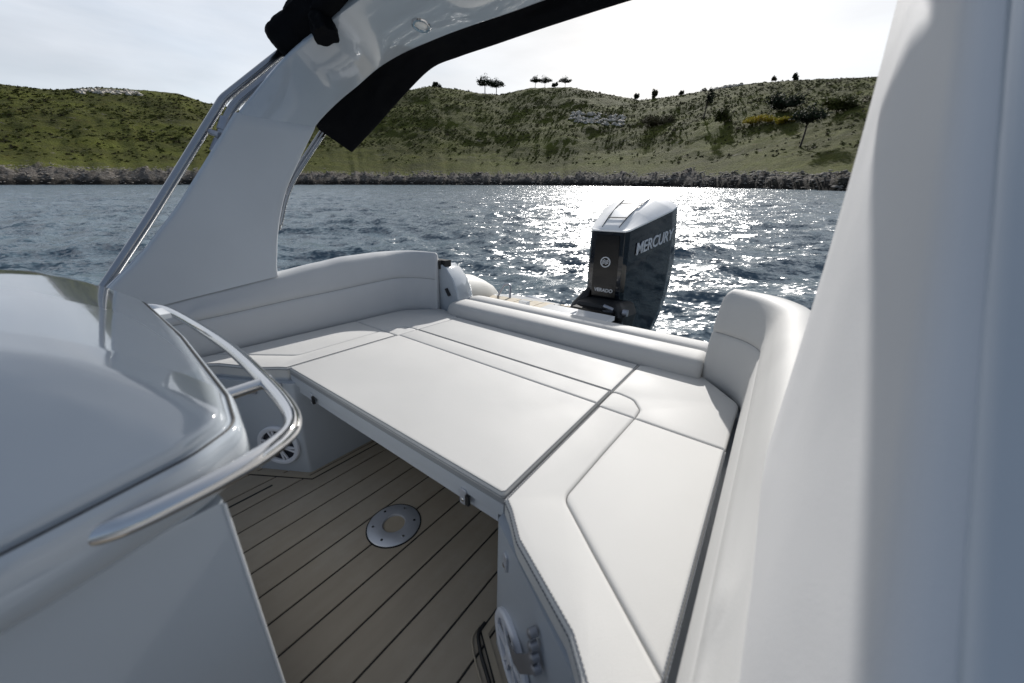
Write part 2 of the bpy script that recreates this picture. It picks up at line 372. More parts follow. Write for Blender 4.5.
# swim platforms
for s in(1,):
    mb=MB(); Q=roundpoly(side([(1.8,1.35),(2.72,1.44),(2.74,1.9),(2.66,2.12),(1.8,2.12)],s),[0,.04,.06,.08,0])
    mb.loft([[(p.x,p.y,z) for p in q] for q,z in((Q,.27),(Q,.335),(inset(Q,.008),.345))]); pf=mb.build('swim_platform',M['gelw'],boat,sharp=40)
    mb=MB()
    for i in range(6):
        y=1.47+i*.105
        c=[(1.9,y),(2.66-(.02*i),y),(2.66-(.02*i),y+.098),(1.9,y+.098)]
        c=side(c,s); q=[Vector(p) for p in c]; mb.loft([[(p.x,p.y,z) for p in q] for z in(.3455,.351)])
    mb.build('platform_decking',M['teak'],pf,smooth=False)
    mb=MB()
    for i in range(7):
        x=2.30+i*.06; mb.add([mir(v) if s<0 else v for v in [(x,1.30,.33),(x+.03,1.30,.33),(x+.03,1.42,.33),(x,1.42,.33),(x,1.30,.35),(x+.03,1.30,.35),(x+.03,1.42,.35),(x,1.42,.35)]],[(0,3,2,1),(4,5,6,7),(0,1,5,4),(1,2,6,5),(2,3,7,6),(3,0,4,7)])
    mb.build('boarding_ladder',M['teak'],pf,smooth=False)
mb=MB(); mb.tube(bent([(2.55,2.03,.34),(2.60,1.99,.46),(2.62,1.93,.465),(2.57,1.90,.34)],.04),.010,10); mb.build('platform_grab_handle',M['steelb'],boat)
mb=MB(); Q=roundpoly([(2.74,1.66),(2.84,1.65),(2.86,1.88),(2.76,1.90)],.03); mb.loft([[(p.x,p.y,z) for p in q] for q,z in((Q,.27),(Q,.325),(inset(Q,.015),.335))]); mb.build('platform_step_pad',M['blue'],boat)

# ================================================================== CUSHIONS
def flat_cushion(name,label,panels,z0,z1,pipe_path,group='white seat cushions of the cockpit sofa',m='vinyl'):
    root=empty(name,(panels[0][0][0][0],panels[0][0][0][1],z0),label,'cushion',group)
    mb=MB()
    for pts,cr in panels: cushion_panel(mb,pts,z0,z1,crn=cr)
    mb.build('cushion_cover',M[m],root,sharp=60)
    if pipe_path:
        pm=MB(); sm=MB()
        for path in pipe_path:
            pm.tube(path,.0013,6)
            stitches(sm,path)
        pm.build('piping',M['pipe'],root); sm.build('stitching',M['stitch'],root,smooth=False)
    return root
g=.0012
for s in(-1,1):
    # outline pieces written for the port side and mirrored
    F=[(.497,1.470+.0),(1.02,1.470)]
    p1=[(.500,1.470),(1.022,1.470),(1.022,1.593),(.80,1.583),(.585,1.576),(.50,1.684),(.372,1.851),(.10,1.851),(.10,1.80),(.30,1.762),(.345,1.716),(.430,1.555),(.480,1.500)]
    p2=[(1.022,1.594),(1.022,1.851),(.3735,1.851),(.5012,1.685),(.586,1.577),(.80,1.584)]
    lobe=[(1.024,1.470),(1.150,1.470),(1.152,1.50),(1.140,1.553),(1.086,1.591),(1.024,1.594)]
    p3=[(1.152,1.470),(1.466,1.470),(1.54,1.675),(1.51,1.72),(1.345,1.856),(1.024,1.851),(1.024,1.595),(1.087,1.592),(1.142,1.554),(1.154,1.50)]
    pp=[(side(p1,s),[.012,.004,.004,.1,.045,.1,.006,.004,.01,.05,.05,.08,.03]),
        (side(p2,s),[.004,.006,.004,.1,.045,.1]),
        (side(lobe,s),[.004,.02,.05,.05,.04,.004]),
        (side(p3,s),[.006,.01,.05,.05,.08,.006,.004,.04,.05,.05])]
    edge=[(1.02,1.476),(.503,1.476),(.484,1.503),(.435,1.558),(.35,1.72),(.305,1.766),(.1,1.806)]
    edge=side(edge,s)
    paths=[[(x,y,T+.0005) for x,y in [tuple(v) for v in edge]]]
    # second row, just over the front edge
    e2=side([(1.02,1.4695),(.4995,1.4695),(.4795,1.4995),(.4295,1.5545),(.3445,1.7155),(.2995,1.7615),(.1,1.7995)],s)
    paths.append([(x,y,T-.008) for x,y in [tuple(v) for v in e2]])
    if s<0:
        paths.append([(x,2*YC-y,T+.0006) for x,y in [(.36,1.8465),(1.02,1.8465)]]); paths.append([(x,2*YC-y,T-.006) for x,y in [(.36,1.8517),(1.02,1.8517)]])
    flat_cushion('seat_cushion','white sofa seat cushion '+('on the right, its corner beside the foreground loudspeaker' if s<0 else 'on the left, under the shaded long backrest'),pp,T-.042,T,paths)
# aft seat cushion
p=[(1.154,.372),(1.466,.372),(1.466,1.468),(1.154,1.468)]
flat_cushion('seat_cushion','narrow white seat cushion between the table pad and the low rolled bolster',[(p,[.008]*4)],T-.042,T,[[(1.158,.38,T),(1.158,1.46,T)],[(1.165,.3765,T),(1.46,.3765,T)]])
# cushion edge moulding (grey board) under side cushions
for s in(1,-1):
    mb=MB(); Q=roundpoly(side([(1.15,1.44),(.498,1.472),(.434,1.56),(.34,1.725),(.30,1.77),(-.9,1.79),(-.9,1.838),(1.15,1.838)],s),.01)
    if area(Q)<0: Q=Q[::-1]
    mb.loft([[(q.x,q.y,z) for q in inset(Q,.004)] for z in(.4355,T-.0425)]); mb.build('seat_board',M['board'],boat,sharp=40)
# table: board + skirt + pad
tab=empty('cockpit_table',(1.0,.92,.38),'wide grey drop-in table board bridging the two sofa sides, a screwed bracket at each end','table')
mb=MB(); Q=[Vector(p) for p in[(.5075,.376),(1.148,.376),(1.148,1.462),(.5075,1.400)]]
Q=[Vector(p) for p in[(.5065,.377),(1.147,.377),(1.147,1.462),(.5065,1.462)]]
mb.loft([[(p.x,p.y,z) for p in q] for q,z in((inset(Q,.001),.462),(Q,.4635),(Q,.478))]); mb.build('table_rim',M['pipe'],tab,sharp=30)
mb=MB(); mb.loft([[(p.x,p.y,z) for p in q] for q,z in((inset(Q,.0005),.425),(Q,.427),(Q,.4615))]); mb.build('table_top',M['board'],tab,sharp=30)
mb=MB(); mb.box((.516,.40,.388),(.540,1.44,.425)); mb.box((1.12,.40,.388),(1.14,1.44,.425)); mb.build('table_skirt',M['board'],tab,smooth=False)
for y in(1.30,.505):
    def WT(a,b,d,y=y): return (.5065-d,y+a,.424+b)
    br=plate('table_bracket',WT,0,-.012,.011,.024,.0005,.0045,'fit',True,tab)
    mb=MB(); mb.box((.498,y-.0225,.396),(.5062,y-.0115,.426)); mb.build('bracket_hook',M['rubber'],br,smooth=False)
pad=empty('sun_pad',(.8,.92,.478),'large smooth white pad covering the table, a single seam near its aft edge','cushion')
mb=MB()
cushion_panel(mb,[(.5055,.376),(1.030,.376),(1.030,1.463),(.5055,1.463)],.4785,T+.003,crn=[.014,.003,.003,.014])
cushion_panel(mb,[(1.0315,.376),(1.148,.376),(1.148,1.463),(1.0315,1.463)],.4785,T+.003,crn=[.003,.008,.008,.003])
mb.build('cushion_cover',M['vinyl'],pad,sharp=60)
pm=MB()
for d,z in((.004,T+.0035),(-.0005,T-.006)):
    pm.tube([(1.143,.376+d,z),(.513+d,.376+d,z),(.5055+d,.383+d,z),(.5055+d,1.456-d,z)],.0016,6)
pm.tube([(1.144,.38,T+.003),(1.144,1.46,T+.003)],.0016,6)
pm.build('piping',M['pipe'],pad)

# --- long padded backrests: section lofted along the coaming, wrapping round the aft corner
HT=[(-1,.60),(.0,.69),(.235,.727),(.45,.757),(.70,.793),(.90,.822),(1.05,.842),(1.26,.852),(1.45,.853),(1.7,.842),(3,.84)]
GT=[(-1,.58),(.34,.638),(.80,.667),(1.32,.694),(1.60,.682),(3,.66)]
def itp(TB,x):
    for (a,b),(c,d) in zip(TB,TB[1:]):
        if a<=x<=c: t=(x-a)/(c-a); t=t*t*(3-2*t)*.3+t*.7; return b+(d-b)*t
    return TB[-1][1]
def smooth_(t): t=max(0,min(1,t)); return t*t*(3-2*t)
def backrest(s):
    path=[]; 
    x=-.75
    while x<1.22: path.append((x,1.862,0,1)); x+=.03
    # arc round the corner
    pts=spline([(1.22,1.862,0),(1.34,1.856,0),(1.43,1.815,0),(1.485,1.755,0),(1.505,1.715,0)],6)
    for i,p in enumerate(pts):
        a=pts[max(i-1,0)]; b=pts[min(i+1,len(pts)-1)]; t=(b-a).normalized(); path.append((p.x,p.y,-t.y,t.x))
    # normal pointing outboard n=(-ty,tx)
    xs=0; rings=[]; last=None
    for i,(x,y,nx,ny) in enumerate(path):
        if last: xs+=math.hypot(x-last[0],y-last[1])
        else: xs=x
        last=(x,y); h=itp(HT,xs); gz=itp(GT,xs); f=h-.49
        sc=1 if xs<1.55 else 1
        prof=[(.016,.452),(.006,.475),(.000,.52),(.000,gz-.06),(.006,gz-.016),(.010,gz-.006),(.016,gz),(.011,gz+.006),(.008,gz+.018),(.014,gz+.05),(.024,h-.055),(.034,h-.025),(.052,h-.007),(.078,h),(.105,h-.004),(.125,h-.02),(.135,h-.05),(.137,.62),(.137,.452)]
        if gz+.05>h-.055: prof[9]=(.015,(gz+.018+h-.055)/2)
        r=[]
        tp=1-(.62*smooth_((xs-1.36)/.22) if s>0 else 0)
        for d,z in prof: r.append((x+nx*d*tp,y+ny*d*tp,z))
        rings.append(r)
    # rounded end
    cx=path[-1]; t=Vector((-(-cx[2])*0,0,0)); tx,ty=cx[3],-cx[2]
    base=rings[-1]; n=len(base); cen=Vector((sum(v[0] for v in base)/n,sum(v[1] for v in base)/n,sum(v[2] for v in base)/n))
    for k,(fw,sh) in enumerate(((.006,.985),(.011,.95),(.014,.90))):
        rings.append([tuple(cen+(Vector(v)-cen)*sh+Vector((tx,ty,0))*fw) for v in base])
    mb=MB(); mb.loft([[mir(v) if s<0 else v for v in r] for r in rings])
    name='backrest_cushion'
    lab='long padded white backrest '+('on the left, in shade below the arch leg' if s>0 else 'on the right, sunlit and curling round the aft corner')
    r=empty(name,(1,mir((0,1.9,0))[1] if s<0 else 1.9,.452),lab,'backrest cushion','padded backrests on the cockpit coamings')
    mb.build('cushion_cover',M['vinyl_shade'] if s>0 else M['vinyl'],r,sharp=80)
    # thread along the groove
    sm=MB(); P=[]
    for rr in rings[:-3]: v=Vector(rr[6]); P.append(mir(v) if s<0 else tuple(v))
    sm.tube(P,.0022,6); sm.build('seam',M['pipe'],r)
for s in(1,-1): backrest(s)
# --- low rolled bolster across the stern
prof=[(1.478,.45),(1.474,.50),(1.480,.530),(1.493,.552),(1.515,.563),(1.56,.568),(1.608,.568),(1.626,.561),(1.636,.549),(1.646,.561),(1.662,.570),(1.70,.574),(1.742,.569),(1.758,.55),(1.762,.50),(1.762,.45)]
rings=[]
cen=Vector((1.62,.5))
for y,f in ((.135,.86),(.142,.95),(.155,.99),(.17,1),(.5,1),(.9,1),(1.3,1),(1.50,1),(1.545,.985),(1.57,.94),(1.585,.86),(1.592,.74)):
    rings.append([(cen.x+(x-cen.x)*(.5+.5*f),y,.45+(z-.45)*f) for x,z in prof])
r=empty('stern_bolster',(1.62,.92,.45),'low rolled white bolster lying across the stern in front of the outboard motor','bolster')
mb=MB(); mb.loft(rings); mb.build('cushion_cover',M['vinyl'],r,sharp=80)
mb=MB(); mb.tube([(1.637,.17,.5495),(1.637,1.52,.5495)],.0022,6); mb.build('seam',M['pipe'],r)
mb=MB(); mb.tube([(1.765,.3,.50),(1.765,1.3,.50)],.004,6); mb.build('piping',M['rubber'],r)
# small fittings just aft of the bolster
mb=MB(); mb.box((1.80,.92,.49),(1.95,1.06,.535)); mb.box((1.83,1.22,.50),(1.87,1.28,.56)); mb.box((1.86,.70,.50),(2.02,1.15,.525)); mb.build('motor_well_trim',M['gelw'],boat,smooth=False)

# ================================================================== RADAR ARCH
arch=empty('radar_arch',(.45,YC,.70),'raked grey moulded arch spanning the cockpit, legs faced with padded pale panels','arch')
# (y, Fx, Fz, Ax, Az, thickness)  stations from port foot up and across
ST=[(1.935,.02,.69,.62,.69),(1.93,.10,.76,.70,.80),(1.925,.33,.99,.735,.95),(1.92,.47,1.17,.81,1.17),(1.912,.585,1.33,.895,1.32),
    (1.905,.675,1.452,.985,1.455),(1.895,.80,1.60,1.10,1.57),(1.86,.90,1.71,1.20,1.66),(1.78,.980,1.785,1.28,1.745),(1.66,1.02,1.835,1.325,1.79),
    (1.50,1.04,1.865,1.343,1.808),(1.35,1.05,1.88,1.34,1.81),(1.2,1.05,1.885,1.345,1.812),(1.05,1.06,1.89,1.37,1.822),(.92,1.07,1.895,1.385,1.83)]
FULL=ST+[(2*YC-a[0],*a[1:]) for a in ST[:-1][::-1]]
def smoothz(z): t=max(0,min(1,(z-1.6)/.3)); return t*t*(3-2*t)
def arch_ring(i):
    y,fx,fz,ax,az=FULL[i]
    a=Vector((0,FULL[max(i-1,0)][0],(FULL[max(i-1,0)][2]+FULL[max(i-1,0)][4])/2)); b=Vector((0,FULL[min(i+1,len(FULL)-1)][0],(FULL[min(i+1,len(FULL)-1)][2]+FULL[min(i+1,len(FULL)-1)][4])/2))
    Fp=Vector((fx,y,fz)); Ap=Vector((ax,y,az)); c=(Ap-Fp); t=(b-a); n=c.cross(t).normalized()
    ref=Vector((0,y-YC,0))+Vector((0,0,max(0,(fz-1.5))*2.2))
    if n.dot(ref)<0: n=-n
    th=.055+.05*smoothz(fz); cn=c.normalized(); e=.012
    sec=[Fp+cn*e,Ap-cn*e,Ap-cn*.003+n*.004,Ap+n*.016,Ap+n*(th-.022)-cn*.01,Ap+n*th-cn*.03,Fp+n*th+cn*.05,Fp+n*(th-.022)+cn*.016,Fp+n*.016,Fp+n*.004+cn*.003]
    return [tuple(v) for v in sec]
import functools
SM=[]
n0=len(FULL)
# densify stations with Catmull-Rom so the arch bends smoothly
FD=[]
for i in range(n0-1):
    P=[FULL[max(i-1,0)],FULL[i],FULL[i+1],FULL[min(i+2,n0-1)]]
    for k in range(4):
        t=k/4; FD.append(tuple(.5*(2*b+(c-a)*t+(2*a-5*b+4*c-d)*t*t+(3*b-3*c+d-a)*t**3) for a,b,c,d in zip(*P)))
FD.append(FULL[-1]); FULL=FD
mb=MB(); mb.loft([arch_ring(i) for i in range(len(FULL))]); mb.build('arch_shell',M['gel'],arch,sharp=50)
# padded leg panels
OUT=[(.04,.70),(.142,.797),(.235,.888),(.328,.998),(.400,1.085),(.464,1.172),(.560,1.305),(.664,1.452),(.83,1.456),(.990,1.461),(.914,1.348),(.850,1.250),(.803,1.167),(.755,1.05),(.724,.946),(.708,.86),(.696,.790),(.45,.760),(.235,.731),(.12,.712)]
def leg_panel(s):
    Fc=spline([(x,0,z) for x,z in[(.02,.665),(.142,.797),(.235,.888),(.328,.998),(.400,1.085),(.464,1.172),(.560,1.305),(.664,1.452)]],5)
    Ac=spline([(x,0,z) for x,z in[(.698,.775),(.700,.82),(.712,.88),(.727,.95),(.757,1.05),(.805,1.167),(.90,1.325),(.990,1.461)]],5)
    rings=[]; n=len(Fc)
    for i,(f,a) in enumerate(zip(Fc,Ac)):
        if i==0: f=Vector((.05,0,.700))
        c=(a-f).normalized(); e=min(i,n-1-i); top=(i>n/2)
        dep={0:.010,1:.002}.get(e,0) if top else {0:.010}.get(e,0)
        r=[]
        for d,dy in((0,.030),(0,.014),(.0015,.007),(.005,.0025),(.011,.0003),(.03,0)):
            p=f+c*d; r.append((p.x,1.898+dy+dep*(1 if dy<.02 else 0),p.z))
        for d,dy in((.03,0),(.011,.0003),(.005,.0025),(.0015,.007),(0,.014),(0,.030)):
            p=a-c*d; r.append((p.x,1.898+dy+dep*(1 if dy<.02 else 0),p.z))
        rings.append(r)
    mb=MB(); mb.loft([[mir(v) if s<0 else v for v in r] for r in rings])
    return mb.build('leg_panel',M['panel'] if s>0 else M['vinyl_shade'],arch,sharp=60)
leg_panel(1)
# starboard leg: thick padded fairing right beside the camera
XA=[(.60,.66),(.70,.675),(.79,.700),(.86,.712),(.946,.722),(1.05,.748),(1.167,.792),(1.25,.836),(1.348,.900),(1.46,.975),(1.6,1.09),(1.75,1.22)]
def xa(z):
    for (a,b),(c,d) in zip(XA,XA[1:]):
        if a<=z<=c: return b+(d-b)*(z-a)/(c-a)
    return XA[-1][1]
rings=[]; rg2=[]
for i in range(30):
    z=.66+1.09*i/29; A_=xa(z)+.010; F_=.17+(z-.925)*.955; sl=.10
    w=.004*noise.noise(Vector((z*5,0,3)))
    dx=A_-F_
    pr=[(A_-.05,-.30),(A_-.012,-.20),(A_,-.135),(A_-.003,-.112),(A_-.010,-.094),(A_-.022,-.080),(A_-.040,-.069),(A_-.065,-.0615),(A_-.095,-.058)]
    x0_=A_-.095; x1_=F_+.022
    for k in range(1,9):
        t=k/8; pr.append((x0_+(x1_-x0_)*t,-.058-.016*t**2+w*math.sin(PI*t)+.0016*math.sin(t*11+z*1.7)*math.sin(PI*t)))
    pr+=[(F_+.010,-.0765),(F_+.003,-.081),(F_-.001,-.088),(F_+.001,-.098),(F_+.01,-.13),(F_+.02,-.30)]
    rg2.append([(x,y,z) for x,y in [(F_+.03,-.093),(F_+.001,-.0955),(F_-.006,-.103),(F_-.012,-.14),(F_-.022,-.20),(F_-.03,-.32),(F_-.02,-.46),(F_+.25,-.46)]])
    rings.append([(x,y,z+.12*(x-F_)*(0 if z<1.2 else 1)*0) for x,y in pr])
mb=MB(); mb.loft(rings); mb.build('leg_fairing',M['fair'],arch,sharp=80)
mb=MB(); mb.loft(rg2); mb.build('leg_front',M['gel'],arch,sharp=80)
# courtesy lamp in the underside of the arch
def onface(y,t,dn=0):
    i=min(range(len(FULL)//2),key=lambda k:abs(FULL[k][0]-y)); r=arch_ring(i); a=Vector(r[0]);b=Vector(r[1]); return a.lerp(b,t),(b-a).normalized(),i
c,cd,i=onface(1.415,.70); q=Vector(arch_ring(i+1)[0])-Vector(arch_ring(i-1)[0]); q=(q-cd*q.dot(cd)).normalized(); nn=cd.cross(q); 
if nn.z>0: nn=-nn
mb=MB(); n=32
def lr(r,d): return [tuple(c+cd*r*math.cos(2*PI*k/n)+q*r*math.sin(2*PI*k/n)+nn*d) for k in range(n)]
mb.loft([lr(.040,0),lr(.040,.004),lr(.036,.007),lr(.027,.007),lr(.025,.003)],True,(False,False)); lm=mb.build('arch_lamp',M['steel'],arch)
mb=MB(); mb.loft([lr(.0255,.002),lr(.02,.005),lr(.004,.006)],True,(False,True)); mb.build('lamp_lens',M['lens'],lm)
# stainless frame tubes beside each leg
def frame(s):
    r=empty('canopy_frame',side([(.15,2.0,.80)],s)[0],'polished steel canopy tubes '+('bent beside the left arch leg' if s>0 else 'hidden outboard of the right arch leg'),'canopy frame')
    a=side([(.10,2.0,.735),(.322,2.0,1.032),(.632,2.0,1.468),(.66,2.0,1.508),(.899,2.0,1.722),(1.1,1.95,1.90)],s)
    mb=MB(); mb.tube(bent(a,.06),.0165,16); mb.build('front_tube',M['steeld'],r)
    a=side([(.60,1.965,1.34),(.648,1.965,1.435),(.69,1.965,1.495),(.925,1.965,1.705),(1.1,1.93,1.86)],s)
    mb=MB(); mb.tube(bent(a,.05),.0165,16); mb.build('inner_tube',M['steeld'],r)
    mb=MB(); mb.tube(side([(.622,1.965,1.383),(.645,1.965,1.43)],s),.0215,16); mb.tube(side([(.585,1.985,1.375),(.60,1.93,1.36)],s),.012,10); mb.tube(side([(.575,1.965,1.30),(.60,1.965,1.345)],s),.016,10); mb.build('clamp',M['steelb'],r)
    a=side([(.755,1.985,1.00),(.80,1.985,1.12),(.86,1.985,1.22),(1.08,1.985,1.49),(1.3,1.93,1.72)],s)
    mb=MB(); mb.tube(bent(a,.05),.009,12); mb.build('rear_tube',M['steeld'],r)
    a=side([(.775,1.97,1.01),(.82,1.97,1.13),(.88,1.97,1.23),(1.10,1.97,1.50),(1.3,1.92,1.71)],s)
    mb=MB(); mb.tube(bent(a,.05),.009,12); mb.tube(side([(.758,1.98,.99),(.772,1.98,1.03)],s),.018,12); mb.build('rear_tube',M['steeld'],r)
frame(1)
# black canvas: furled canopy lying on the arch and the loose cloth hanging aft of it
cv=empty('furled_canopy',(.95,1.9,1.7),'black furled canvas canopy rolled along the top of the arch','canopy')
def lumpy(P,R,seed,n=26,amp=.18,close=True):
    rings=[]; up=None; P=spline(P,10)
    for i,p in enumerate(P):
        t=(P[min(i+1,len(P)-1)]-P[max(i-1,0)]).normalized()
        if up is None: up=Vector((0,0,1))
        a=(up-t*up.dot(t)).normalized(); b=t.cross(a); up=a
        f=min(1,(i+.0)/4) if i<4 else 1
        rr=R*(.80+.2*math.sin(f*PI/2))
        if i==0: rr*=.86
        ring=[]
        for k in range(n):
            q=2*PI*k/n; d=a*math.cos(q)+b*math.sin(q)*1.05
            nz=noise.noise(Vector((p*6+d*1.6+Vector((seed,0,0)))))+.5*noise.noise(Vector((p*17+d*4)))+.35*abs(noise.noise(p*26+d*9))
            ring.append(tuple(p+d*rr*(1+amp*nz)))
        rings.append(ring)
    return rings
mb=MB(); mb.loft(lumpy([(.905,1.965,1.735),(.975,1.91,1.815),(1.02,1.80,1.885),(1.035,1.62,1.955),(1.045,1.40,2.02),(1.05,1.1,2.05),(1.06,.8,2.06),(1.05,.4,2.03)],.074,3,amp=.42)); mb.build('canvas_roll',M['canvas'],cv,sharp=70)
mb=MB(); mb.loft(lumpy([(1.02,1.80,1.92),(1.005,1.765,1.86),(.985,1.735,1.80),(.98,1.72,1.765)],.045,9,amp=.45)); mb.build('canvas_tail',M['canvas'],cv,sharp=70)
fc=empty('hanging_canvas',(1.2,1.9,1.4),'loose black canvas flap sagging from the aft edge of the arch','canvas')
U=[(.985,1.915,1.475),(1.09,1.91,1.575),(1.20,1.88,1.675),(1.29,1.79,1.765),(1.36,1.62,1.84),(1.385,1.42,1.87),(1.39,1.2,1.875),(1.40,.9,1.885),(1.40,.5,1.885),(1.38,.2,1.86)]
L=[(1.01,1.93,1.45),(1.17,1.935,1.375),(1.325,1.915,1.525),(1.40,1.78,1.655),(1.465,1.62,1.77),(1.462,1.42,1.783),(1.46,1.2,1.786),(1.46,.9,1.792),(1.46,.5,1.792),(1.43,.2,1.76)]
U2=spline(U,10); L2=spline(L,10)
for k in range(11): L2[k]=Vector(L[0]).lerp(Vector(L[1]),k/10); L2[10+k]=Vector(L[1]).lerp(Vector(L[2]),k/10)
def cloth(off):
    rows=[]
    for i,(u,l) in enumerate(zip(U2,L2)):
        row=[]
        for k in range(13):
            t=k/12; p=u.lerp(l,t); w=math.sin(t*9+i*.5)*.006+.016*noise.noise(Vector((i*.12,t*3.5,2)))
            row.append(p+Vector((.7,.5,.15)).normalized()*(w*math.sin(PI*min(1,t*1.2))+off))
        rows.append(row)
    return rows
A=cloth(0); D=cloth(.018)
mb=MB(); mb.loft([[tuple(v) for v in a+d[::-1]] for a,d in zip(A,D)]); mb.build('canvas_cloth',M['canvas'],fc,sharp=70)

# ================================================================== CONSOLE
con=empty('helm_console',(-.3,.92,0),'glossy blue-grey moulded console unit wrapped by a polished steel rail, at the left foreground','console')
O=[(-1.0,.42),(-.3,.425),(-.08,.442),(.06,.478),(.112,.51),(.130,.60),(.150,.92),(.152,1.24),(.128,1.34),(.06,1.378),(-.08,1.398),(-.3,1.415),(-1.0,1.42)]
Q=resample(roundpoly(O,[.02,.2,.2,.1,.05,.08,.3,.08,.05,.1,.2,.2,.02],6),.03)
if area(Q)<0:Q=Q[::-1]
pf=[(.050,.728),(.034,.736),(.016,.750),(.005,.766),(.000,.786),(.000,.808),(.002,.822),(.005,.829),(.014,.828),(.0145,.834),(.017,.844),(.020,.8475),(.06,.879),(.092,.902),(.118,.917),(.145,.929),(.18,.939),(.24,.951),(.32,.961),(.42,.968)]
def oinset(Q,d):
    # inset by scaling towards an inner spine: keeps rings free of crossings
    out=[]
    for p in Q:
        hw=.47; 
        cx=min(p.x,-.30); n=Vector((p.x-cx,(p.y-.92)))
        Lx=.455; 
        u=(p.x+.30)/.458 if p.x>-.30 else 0; v=(p.y-.92)/.49
        out.append(Vector((p.x-d*max(0,u)*1.0,p.y-d*v*1.0)))
    return out
mb=MB(); rings=[]
for d,z in pf:
    R=oinset(Q,d); rings.append([(p.x,p.y,z+(.040*(p.y-.50)/.85 if z>.80 else 0)) for p in R])
mb.loft(rings); mb.build('console_top',M['gel'],con,sharp=80)
mb=MB(); R=oinset(Q,.0085); mb.tube([(p.x,p.y,.8285+.040*(p.y-.50)/.85) for p in R]+[(R[0].x,R[0].y,.8285+.040*(R[0].y-.50)/.85)],.0022,6); mb.build('console_groove_shade',M['rubber'],con)  # dark tube added to paint the shade line of the groove
mb=MB(); Bq=roundpoly([(-.98,.497),(.068,.497),(.068,1.343),(-.98,1.343)],[.01,.006,.03,.01],5)
mb.loft([[(p.x,p.y,z) for p in q] for q,z in((Bq,0.001),(Bq,.742))]); mb.build('console_body',M['gel'],con,sharp=50)
mb=MB(); mb.tube([(.0675,.4975,.002),(.0675,.4975,.738)],.0022,8); mb.build('corner_highlight',M['gelw'],con)  # pale bead paints the highlight down the corner edge
# rail
RP=[(-.043,.500,.796),(-.041,.474,.799),(-.012,.456,.801),(.042,.455,.802),(.095,.463,.802),(.143,.485,.801),(.168,.515,.801),(.184,.575,.801),(.197,.69,.802),(.212,.90,.803),(.213,1.12,.804),(.205,1.33,.806),(.186,1.42,.808),(.150,1.45,.808),(.10,1.455,.806),(.0,1.452,.804),(-.05,1.43,.80)]
mb=MB(); mb.tube(spline(RP,8),.0120,20); rl=mb.build('grab_rail',M['steel'],con)
for y in(.685,):
    mb=MB(); mb.tube([(.206,y,.802),(.15,y,.800),(.135,y,.800)],.0105,14); mb.build('rail_standoff',M['steel'],rl)
mb=MB(); mb.box((.10,1.17,.83),(.175,1.25,.842)); mb.build('rail_foot',M['gelw'],con)

# ================================================================== OUTBOARD MOTOR
mo=empty('outboard_motor',(2.25,.90,-.2),'tall black outboard motor with silver top cowl mounted on the stern','outboard motor')
YM=.915
def msec(z,x0,x1,hw,fw,rise=0,zt=None,aw=.6):
    L=x1-x0; fs=fw+.022; pts=[(x0,-fw),(x0+.028,-fs),(x0+.30*L,-(fs+(hw-fs)*.42)),(x0+.66*L,-hw*.985),(x0+.80*L,-hw),(x1-.10*L,-hw*.93),(x1-.03*L,-hw*aw),(x1,-hw*aw*.5)]
    pts=pts+[(x,-y) for x,y in pts[::-1]]
    P=roundpoly(pts,[.008,.010,.3,.15,.06,.06,.05,.05]+[.05,.05,.06,.06,.15,.3,.010,.008],4)
    return [(p.x,YM+p.y,z+rise*min(p.x-x0,.60)) for p in P]
cow=[msec(.20,2.47,3.08,.22,.09),msec(.36,2.42,3.16,.25,.10),msec(.46,2.375,3.19,.262,.11),msec(.60,2.335,3.22,.270,.114),msec(.75,2.32,3.23,.270,.116,.04),msec(.86,2.315,3.18,.267,.114,.11),msec(.95,2.312,3.11,.262,.112,.21),msec(.995,2.31,3.06,.260,.110,.28)]
mb=MB(); mb.loft(cow); mb.build('cowling',M['navy'],mo,sharp=32)
# silver cap
def scale_ring(R,c,f,dz): return [(c[0]+(x-c[0])*f,c[1]+(y-c[1])*f,z+dz) for x,y,z in R]
R0=msec(.997,2.306,3.062,.262,.112,.28)
def ctr(x): # height of the cap's central panel along its length
    TB=[(2.30,1.003),(2.36,1.045),(2.45,1.095),(2.60,1.160),(2.75,1.208),(2.90,1.240),(2.98,1.246),(3.04,1.225),(3.062,1.19),(3.3,1.17)]
    for (a,b),(c,d) in zip(TB,TB[1:]):
        if a<=x<=c: return b+(d-b)*(x-a)/(c-a)
    return TB[-1][1]
def pw_(x): return .056+.045*max(0,min(1,(x-2.31)/.65))
mb=MB(); rg_=[R0,[(x,y,z+.010) for x,y,z in R0]]
def towards(f):
    out=[]
    for x,y,z in R0:
        hwp=pw_(x); ty=max(-hwp,min(hwp,y-YM)); yy=(y-YM)+(ty-(y-YM))*f; xx=x-(x-2.7)*.035*f
        zc=ctr(xx); zz=(z+.010)+(zc-(z+.010))*(f**.8); out.append((xx,YM+yy,zz))
    return out
for f in(.25,.5,.75,1.0): rg_.append(towards(f))
mb.loft(rg_,True,(True,False))
R1=towards(1.0); N=len(R1); h=N//2      # central panel: strips between the two mirrored halves
base=len(mb.V)-N
for i in range(h-1): mb.F.append([base+i,base+i+1,base+N-2-i,base+N-1-i])
mb.build('top_cowl',M['cap'],mo,sharp=24)
# dark seams across the cap
mb=MB()
for sg in(-1,1):
    mb.tube([(x,YM+sg*pw_(x),ctr(x)-.0008) for x in [2.33+.66*k/24 for k in range(25)]],.003,6)
for x in(2.43,2.66):
    mb.tube([(x,YM-pw_(x),ctr(x)+.001),(x,YM+pw_(x),ctr(x)+.001)],.003,6)
mb.build('cowl_seam',M['rubber'],mo)
